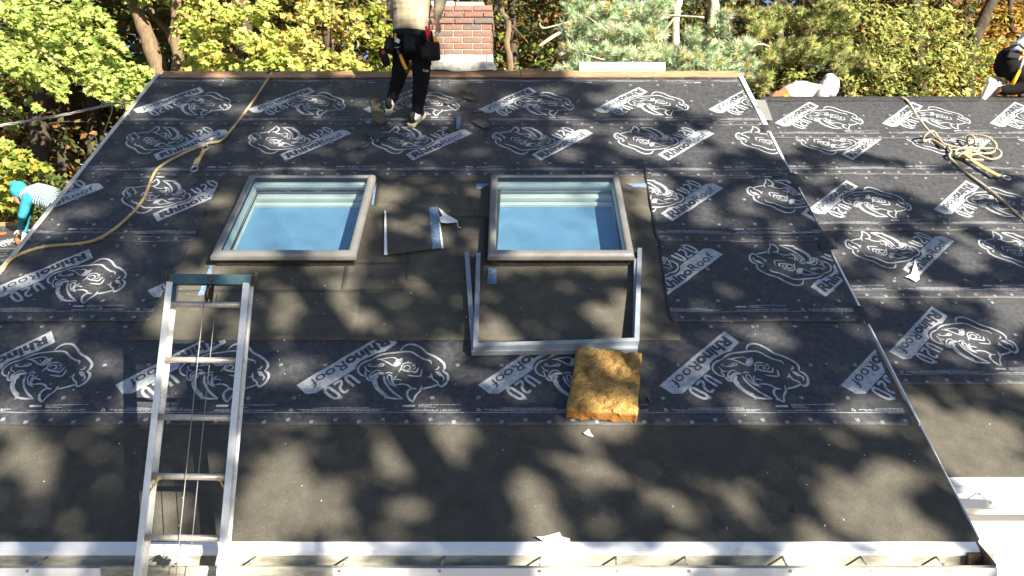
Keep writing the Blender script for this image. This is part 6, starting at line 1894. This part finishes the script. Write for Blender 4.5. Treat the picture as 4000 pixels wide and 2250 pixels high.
# --- trunks standing in the gap on the left
GAP = [((162, 840, 17), (158, 500, 17), (160, 330, 17), (160, 0, 17), .24, 'thickest dark trunk in the gap beside the bending worker'),
       ((225, 700, 19), (215, 450, 19), (205, 300, 19), (200, 0, 19), .10, 'slim grey trunk leaning left in the left gap'),
       ((250, 700, 18), (250, 450, 18), (252, 300, 18), (255, 0, 18), .14, 'straight black trunk in the middle of the left gap'),
       ((368, 620, 18), (360, 450, 18), (350, 300, 18), (345, 0, 18), .16, 'dark trunk close to the left roof edge'),
       ((420, 620, 20), (405, 450, 20), (400, 300, 20), (398, 0, 20), .13, 'partly hidden trunk behind the overhead cable splice')]
for i, (a, b, c, d, r_, lab) in enumerate(GAP):
    tp = [at(*q) for q in (a, b, c, d)]
    base = Vector((tp[0].x, tp[0].y, 0))
    t = empty('forest_tree', base, lab, 'tree', 'trunks in the left gap')
    brs = []
    for k in range(5):
        z = tp[0].lerp(tp[2], .15 + .18 * k); s_ = 1 if k % 2 else -1
        brs.append(([z, z + Vector((s_ * .5, .1, .03 * k)), z + Vector((s_ * (.9 + .1 * k), .2, .1))], .02, .006))
    trunk_mesh('trunk', [base] + tp + [tp[-1] + Vector((0, 0, 4))], r_, r_ * .6, M_['bark'], t, brs, 20 + i)
    parts = [pad_leaves(np.array(tp[-1]) + rng.normal(size=3) * np.array([1.6, 1.6, 1.2]) + np.array([0, 0, 2.2]), 1.0, 110, .22, 'oval', DARK) for _ in range(14)]
    leaf_mesh('crown', parts, M_['leaf'], t)

# --- the wood beyond: a far mass of foliage and stems
parts = []
FAR = [(.05, .075, .018), (.09, .10, .025), (.14, .12, .03), (.22, .10, .025)]
FARO = [(.34, .18, .03), (.40, .14, .03), (.30, .22, .04), (.16, .14, .03)]
for k in range(2900):
    px = rng.uniform(-500, 4500) if k < 2300 else rng.choice([rng.uniform(-3000, -300), rng.uniform(4300, 7000)]); Z = rng.uniform(16.5, 32)
    z = rng.uniform(.3, 13.5)
    x = (px - 2000) / FPX * Z
    if -400 < px < 520 and z < 7 and rng.random() < .35: continue
    og = (px < 480 and 3 < z < 6.5) or (px > 3700 and z > 7)
    parts.append(pad_leaves((x, Z, z), rng.uniform(.8, 1.6), 150, .21 * Z / 22, 'oval', FARO if og else FAR, None, .55))
for k in range(1200):
    px = rng.uniform(-3200, 7200); Z = rng.uniform(34, 40)
    if 380 < px < 560 and rng.random() < .7: continue
    parts.append(pad_leaves(((px - 2000) / FPX * Z, Z, rng.uniform(.5, 17)), 2.0, 60, .6, 'oval', FAR + [(.2, .2, .05)], None, .6))
fw = leaf_mesh('far_wood', parts, M_['leaf'], None)
tag(fw, 'far autumn wood seen in the gaps between the nearer trees', 'wood', None, 'stuff')
m = MB()
for k in range(46):
    px = rng.uniform(-400, 4400); Z = rng.uniform(18, 34); x = (px - 2000) / FPX * Z
    r_ = rng.uniform(.07, .2); l = rng.normal() * .5
    m.tube([Vector((x, Z, 0)), Vector((x + l * .5, Z, 5)), Vector((x + l, Z, 13))], [r_, r_ * .8, r_ * .4], 7)
st = m.build('far_stems', M_['bark'], None, fix=False); tag(st, 'distant thin stems of the far wood', 'wood', None, 'stuff')
# undergrowth in the left gap
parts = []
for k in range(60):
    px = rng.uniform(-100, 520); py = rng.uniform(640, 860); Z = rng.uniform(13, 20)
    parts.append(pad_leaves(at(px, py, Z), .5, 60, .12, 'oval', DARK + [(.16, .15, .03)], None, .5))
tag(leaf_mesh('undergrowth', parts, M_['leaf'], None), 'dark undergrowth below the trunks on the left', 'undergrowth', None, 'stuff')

# ================================================================ trees behind the viewpoint that dapple the roofs
rng = np.random.default_rng(5)
aA = Vector((0, 0, 1)).cross(SUN).normalized(); bA = SUN.cross(aA)
def ab(p): return p.dot(aA), p.dot(bA)
def roof_us(a, b, h):
    # where a sun ray through (a, b) meets the plane h off the main roof
    o = MR.P(0, 0, h); A0 = np.outer(a, np.array(aA)) + np.outer(b, np.array(bA)); n_ = np.array(MR.n)
    t_ = (np.dot(np.array(o), n_) - A0 @ n_) / float(SUN.dot(MR.n))
    Q = A0 + t_[:, None] * SUNV[None, :] - np.array(o)
    return Q[:, 0], Q @ np.array(MR.es)
CTRL = []
def ctl(fr, pts):
    for px, py, v in pts:
        if fr is WR: v *= .85
        if py > 2140: v *= .5
        elif fr is MR and py > 1690: v += (1 - v) * .5
        CTRL.append((*ab(fr.P(*fr.hit(px, py))), v))
ctl(MR, [(650, 330, .95), (900, 340, .9), (1200, 340, .92), (1500, 350, .95), (1800, 350, .9), (2000, 350, .75), (2150, 340, .5), (2300, 380, .3), (2500, 350, .05), (2700, 400, .08), (2850, 350, .05),
         (400, 580, .95), (700, 560, .92), (950, 600, .75), (1200, 560, .8), (1450, 580, .8), (1700, 600, .85), (1950, 560, .85), (2200, 600, .7), (2400, 560, .3), (2600, 620, .15), (2800, 560, .1), (2950, 650, .55),
         (250, 820, .75), (450, 800, .8), (700, 830, .72), (900, 800, .7), (1200, 850, .6), (1450, 850, .65), (1650, 880, .65), (1850, 850, .62), (2150, 820, .7), (2550, 800, .45), (2750, 760, .5), (2900, 850, .55), (3080, 820, .7),
         (150, 1050, .88), (350, 1100, .8), (600, 1080, .82), (850, 1050, .62), (1150, 1070, .6), (1450, 1050, .65), (1700, 1070, .75), (2000, 1080, .72), (2300, 1100, .72), (2600, 1050, .6), (2850, 1050, .65), (3100, 1080, .7),
         (100, 1300, .75), (450, 1300, .75), (750, 1230, .55), (1050, 1230, .7), (1350, 1240, .62), (1650, 1230, .75), (2000, 1200, .75), (2300, 1230, .62), (2650, 1250, .7), (3000, 1220, .62), (3250, 1220, .72),
         (100, 1480, .75), (450, 1450, .8), (800, 1450, .85), (1200, 1480, .75), (1600, 1450, .72), (2000, 1450, .8), (2600, 1450, .75), (3000, 1480, .7), (3400, 1500, .75),
         (200, 1630, .92), (700, 1640, .9), (1300, 1620, .75), (1800, 1620, .68), (2300, 1640, .8), (2900, 1600, .7), (3350, 1640, .75),
         (120, 1800, .6), (450, 1800, .92), (800, 1800, .88), (1050, 1820, .8), (1350, 1780, .9), (1650, 1750, .75), (2000, 1800, .72), (2400, 1750, .8), (2700, 1800, .75), (3100, 1780, .7), (3500, 1780, .72),
         (150, 2000, .96), (500, 2000, .92), (800, 1980, .75), (1150, 1960, .75), (1500, 2000, .85), (1900, 1980, .95), (2300, 2000, .9), (2700, 1980, .85), (3050, 1980, .72), (3400, 1980, .8), (3700, 2050, .93),
         (150, 2160, .6), (600, 2160, .7), (900, 2160, .35), (1400, 2160, .75), (1800, 2160, .6), (2250, 2160, .3), (2700, 2160, .55), (3200, 2160, .5), (3600, 2160, .4)])
ctl(WR, [(3100, 430, .04), (3400, 430, .03), (3700, 430, .03), (3950, 430, .03), (3100, 560, .1), (3400, 580, .08), (3700, 580, .05), (3950, 600, .05), (3250, 680, .45), (3450, 690, .4), (3600, 720, .3), (3900, 700, .12),
         (3300, 800, .5), (3500, 760, .55), (3700, 800, .5), (3900, 780, .35), (3300, 950, .45), (3500, 980, .4), (3700, 950, .42), (3900, 960, .4), (3400, 1120, .5), (3600, 1100, .5), (3800, 1120, .4), (3950, 1120, .4),
         (3550, 1300, .62), (3750, 1300, .6), (3950, 1320, .45), (3600, 1480, .6), (3800, 1480, .5), (3950, 1460, .45), (3700, 1650, .5), (3850, 1700, .52), (3950, 1620, .5), (3800, 1830, .45), (3950, 1900, .02), (3950, 2100, .0), (3880, 2000, .0)])
CT = np.array(CTRL)
GAPS = []
for fr, px, py, r_ in [(MR, 1090, 1880, .13), (MR, 1130, 1990, .17), (MR, 1230, 1950, .13), (MR, 1000, 1980, .1), (MR, 1600, 1740, .16), (MR, 1700, 1690, .17), (MR, 1560, 1830, .10), (MR, 110, 1790, .12), (MR, 130, 1870, .09), (MR, 2260, 1700, .10), (MR, 3400, 1930, .16), (MR, 3300, 2010, .13), (MR, 3420, 2040, .13), (MR, 3560, 2050, .1), (MR, 2860, 1940, .09), (MR, 2660, 1970, .08), (MR, 3530, 1840, .07), (MR, 1310, 1190, .09), (MR, 1380, 1260, .12), (MR, 1180, 1200, .10), (MR, 1150, 1110, .09), (MR, 1330, 1130, .08), (MR, 690, 1270, .12), (MR, 720, 1180, .11), (MR, 930, 1260, .08), (MR, 1930, 1310, .13), (MR, 2400, 1250, .10), (MR, 2330, 1200, .08), (MR, 1000, 1030, .07), (MR, 2580, 750, .10), (MR, 2900, 780, .10), (MR, 1560, 900, .10), (MR, 330, 830, .10), (MR, 450, 1050, .08), (MR, 380, 1410, .10), (MR, 230, 1310, .10), (MR, 1120, 1480, .08), (MR, 1480, 1560, .10), (MR, 1770, 1440, .10), (MR, 1540, 1420, .07), (MR, 930, 430, .12), (MR, 640, 1990, .1), (MR, 960, 1780, .06), (WR, 3620, 1600, .10), (WR, 3820, 1640, .12), (WR, 3700, 1760, .10)]:
    GAPS.append((*ab(fr.P(*fr.hit(px, py))), r_ * 1.22))
for px, py, Z, r_ in ((1570, 30, 7.2, .14), (1640, 90, 7.2, .12), (1690, 30, 7.2, .12), (1620, -60, 7.3, .2), (2330, 1600, 4.5, .12), (2280, 1410, 4.9, .09), (2450, 1400, 4.9, .09), (2420, 1630, 4.5, .12), (3880, 1890, 4.5, .3), (3990, 1890, 4.5, .35), (3800, 1920, 4.4, .25), (3950, 2000, 4.4, .35), (4100, 1950, 4.4, .4), (1850, 60, 8.1, .22), (1800, 160, 8.1, .25), (1880, 200, 8.1, .2), (1760, 230, 8.1, .2), (1900, 120, 8.1, .2), (2430, 265, 8.1, .5), (2300, 265, 8.1, .3), (2560, 265, 8.1, .3)):
    GAPS.append((*ab(at(px, py, Z)), r_))
GP = np.array(GAPS)
CT[:, 2] = np.clip(CT[:, 2], 0, .97)
amin, amax = CT[:, 0].min() - .4, CT[:, 0].max() + .5
bmin, bmax = CT[:, 1].min() - .3, CT[:, 1].max() + .3
st_ = .105
ga, gb = np.meshgrid(np.arange(amin, amax, st_), np.arange(bmin, bmax, st_))
ga = ga.ravel() + rng.uniform(-.05, .05, ga.size); gb = gb.ravel() + rng.uniform(-.05, .05, gb.size)
nv = np.array([noise.noise(Vector((a * 2.3, b * 2.9, 2.2))) + .55 * noise.noise(Vector((a * 5.2, b * 6.0, 7.7))) for a, b in zip(ga, gb)])
d2 = (ga[:, None] - CT[None, :, 0]) ** 2 + (gb[:, None] - CT[None, :, 1]) ** 2
wgt = 1 / (d2 + .004) ** 2
dens = (wgt * CT[None, :, 2]).sum(1) / wgt.sum(1)
far_ = np.sqrt(d2.min(1))
rank = np.argsort(np.argsort(nv)) / len(nv)
ok = ((rank < dens ** .8) & (dens > .09)) | (dens > .45)
# round openings in the denser foliage
nc = 9000
ca, cb = rng.uniform(amin, amax, nc), rng.uniform(bmin, bmax, nc)
cr = rng.choice([.06, .075, .095, .12, .15], nc, p=[.32, .3, .22, .11, .05])
w2 = 1 / (((ca[:, None] - CT[None, :, 0]) ** 2 + (cb[:, None] - CT[None, :, 1]) ** 2) + .004) ** 2
cd = (w2 * CT[None, :, 2]).sum(1) / w2.sum(1)
lam = -np.log(np.clip(cd, .45, .995)) / (pi * .0085) * ((amax - amin) * (bmax - bmin)) / nc
acc = (rng.random(nc) < lam * .46) & (cd > .45)
acc &= ~((roof_us(ca, cb, 0.)[1] < .8) & (roof_us(ca, cb, 0.)[0] < UR) & (rng.random(nc) < .45))
ca, cb, cr = ca[acc], cb[acc], cr[acc]
for i0 in range(0, len(ga), 2000):
    sl_ = slice(i0, i0 + 2000)
    dd = ((ga[sl_, None] - ca[None, :]) ** 2 + (gb[sl_, None] - cb[None, :]) ** 2) / cr[None, :] ** 2
    ok[sl_] &= dd.min(1) > 1
ok &= far_ < .7
gd = np.sqrt((ga[:, None] - GP[None, :, 0]) ** 2 + (gb[:, None] - GP[None, :, 1]) ** 2) / GP[None, :, 2]
ok &= gd.min(1) > 1
sa, sb = ga[ok], gb[ok]
LPC = 8
sa = np.repeat(sa, LPC) + rng.normal(size=len(sa) * LPC) * .035; sb = np.repeat(sb, LPC) + rng.normal(size=len(sb) * LPC) * .035
# crown leaves swapped for tiny ones, added to even out sunlight on the skylights
uu, vv = roof_us(sa, sb, -.05)
keep = np.ones(len(sa), bool)
for k in SKY: keep &= ~((uu > k['u0'] - .02) & (uu < k['u1'] + .0) & (vv > k['s0'] - .02) & (vv < k['s1'] + .0))
sa, sb = sa[keep], sb[keep]
ssz = .13 + .05 * rng.random(len(sa))
for k in SKY:
    n_ = 2600
    U_, S_ = rng.uniform(k['u0'], k['u1'], n_), rng.uniform(k['s0'], k['s1'], n_)
    pp = [ab(MR.P(u_, s_, -.05)) for u_, s_ in zip(U_, S_)]
    sa = np.concatenate([sa, [p[0] for p in pp]]); sb = np.concatenate([sb, [p[1] for p in pp]]); ssz = np.concatenate([ssz, np.full(n_, .028)])
mid_a = (amin + amax) / 2
def shade_tree(sel, tbase, label, seed):
    a, b = sa[sel], sb[sel]
    tt = tbase + rng.normal(size=len(a)) * 1.0
    ref = MR.P(-.7, 2.5)
    p0 = ref.dot(SUN)
    P = a[:, None] * np.array(aA) + b[:, None] * np.array(bA) + (p0 + tt)[:, None] * SUNV
    c = P.mean(0)
    t = empty('shade_tree', (c[0], c[1], 0), label, 'tree')
    nn = SUNV[None, :] + .5 * rng.normal(size=(len(a), 3))
    leaf_mesh('crown', [leaf_arrays(P, nn, ssz[sel], 'oak', palette(len(a), DARK))], M_['leaf_dense'], t)
    top = Vector(c)
    brs = []
    for k in range(9):
        q = Vector(P[rng.integers(0, len(P))])
        brs.append(([top - Vector((0, 0, 2.2)), top.lerp(q, .5) - Vector((0, 0, .5)), q], .022, .006))
    trunk_mesh('trunk', [Vector((c[0], c[1], 0)), Vector((c[0] + .2, c[1], 4)), top], .28, .1, M_['bark'], t, brs, seed)
shade_tree(sa < mid_a - 1.2, 15, 'leafy tree beyond the left of the viewpoint, shading the roof', 31)
shade_tree((sa >= mid_a - 1.2) & (sa < mid_a + 1.6), 16, 'leafy tree straight behind the viewpoint, shading the roof', 32)
shade_tree(sa >= mid_a + 1.6, 14, 'leafy tree beyond the right of the viewpoint, shading the wing', 33)
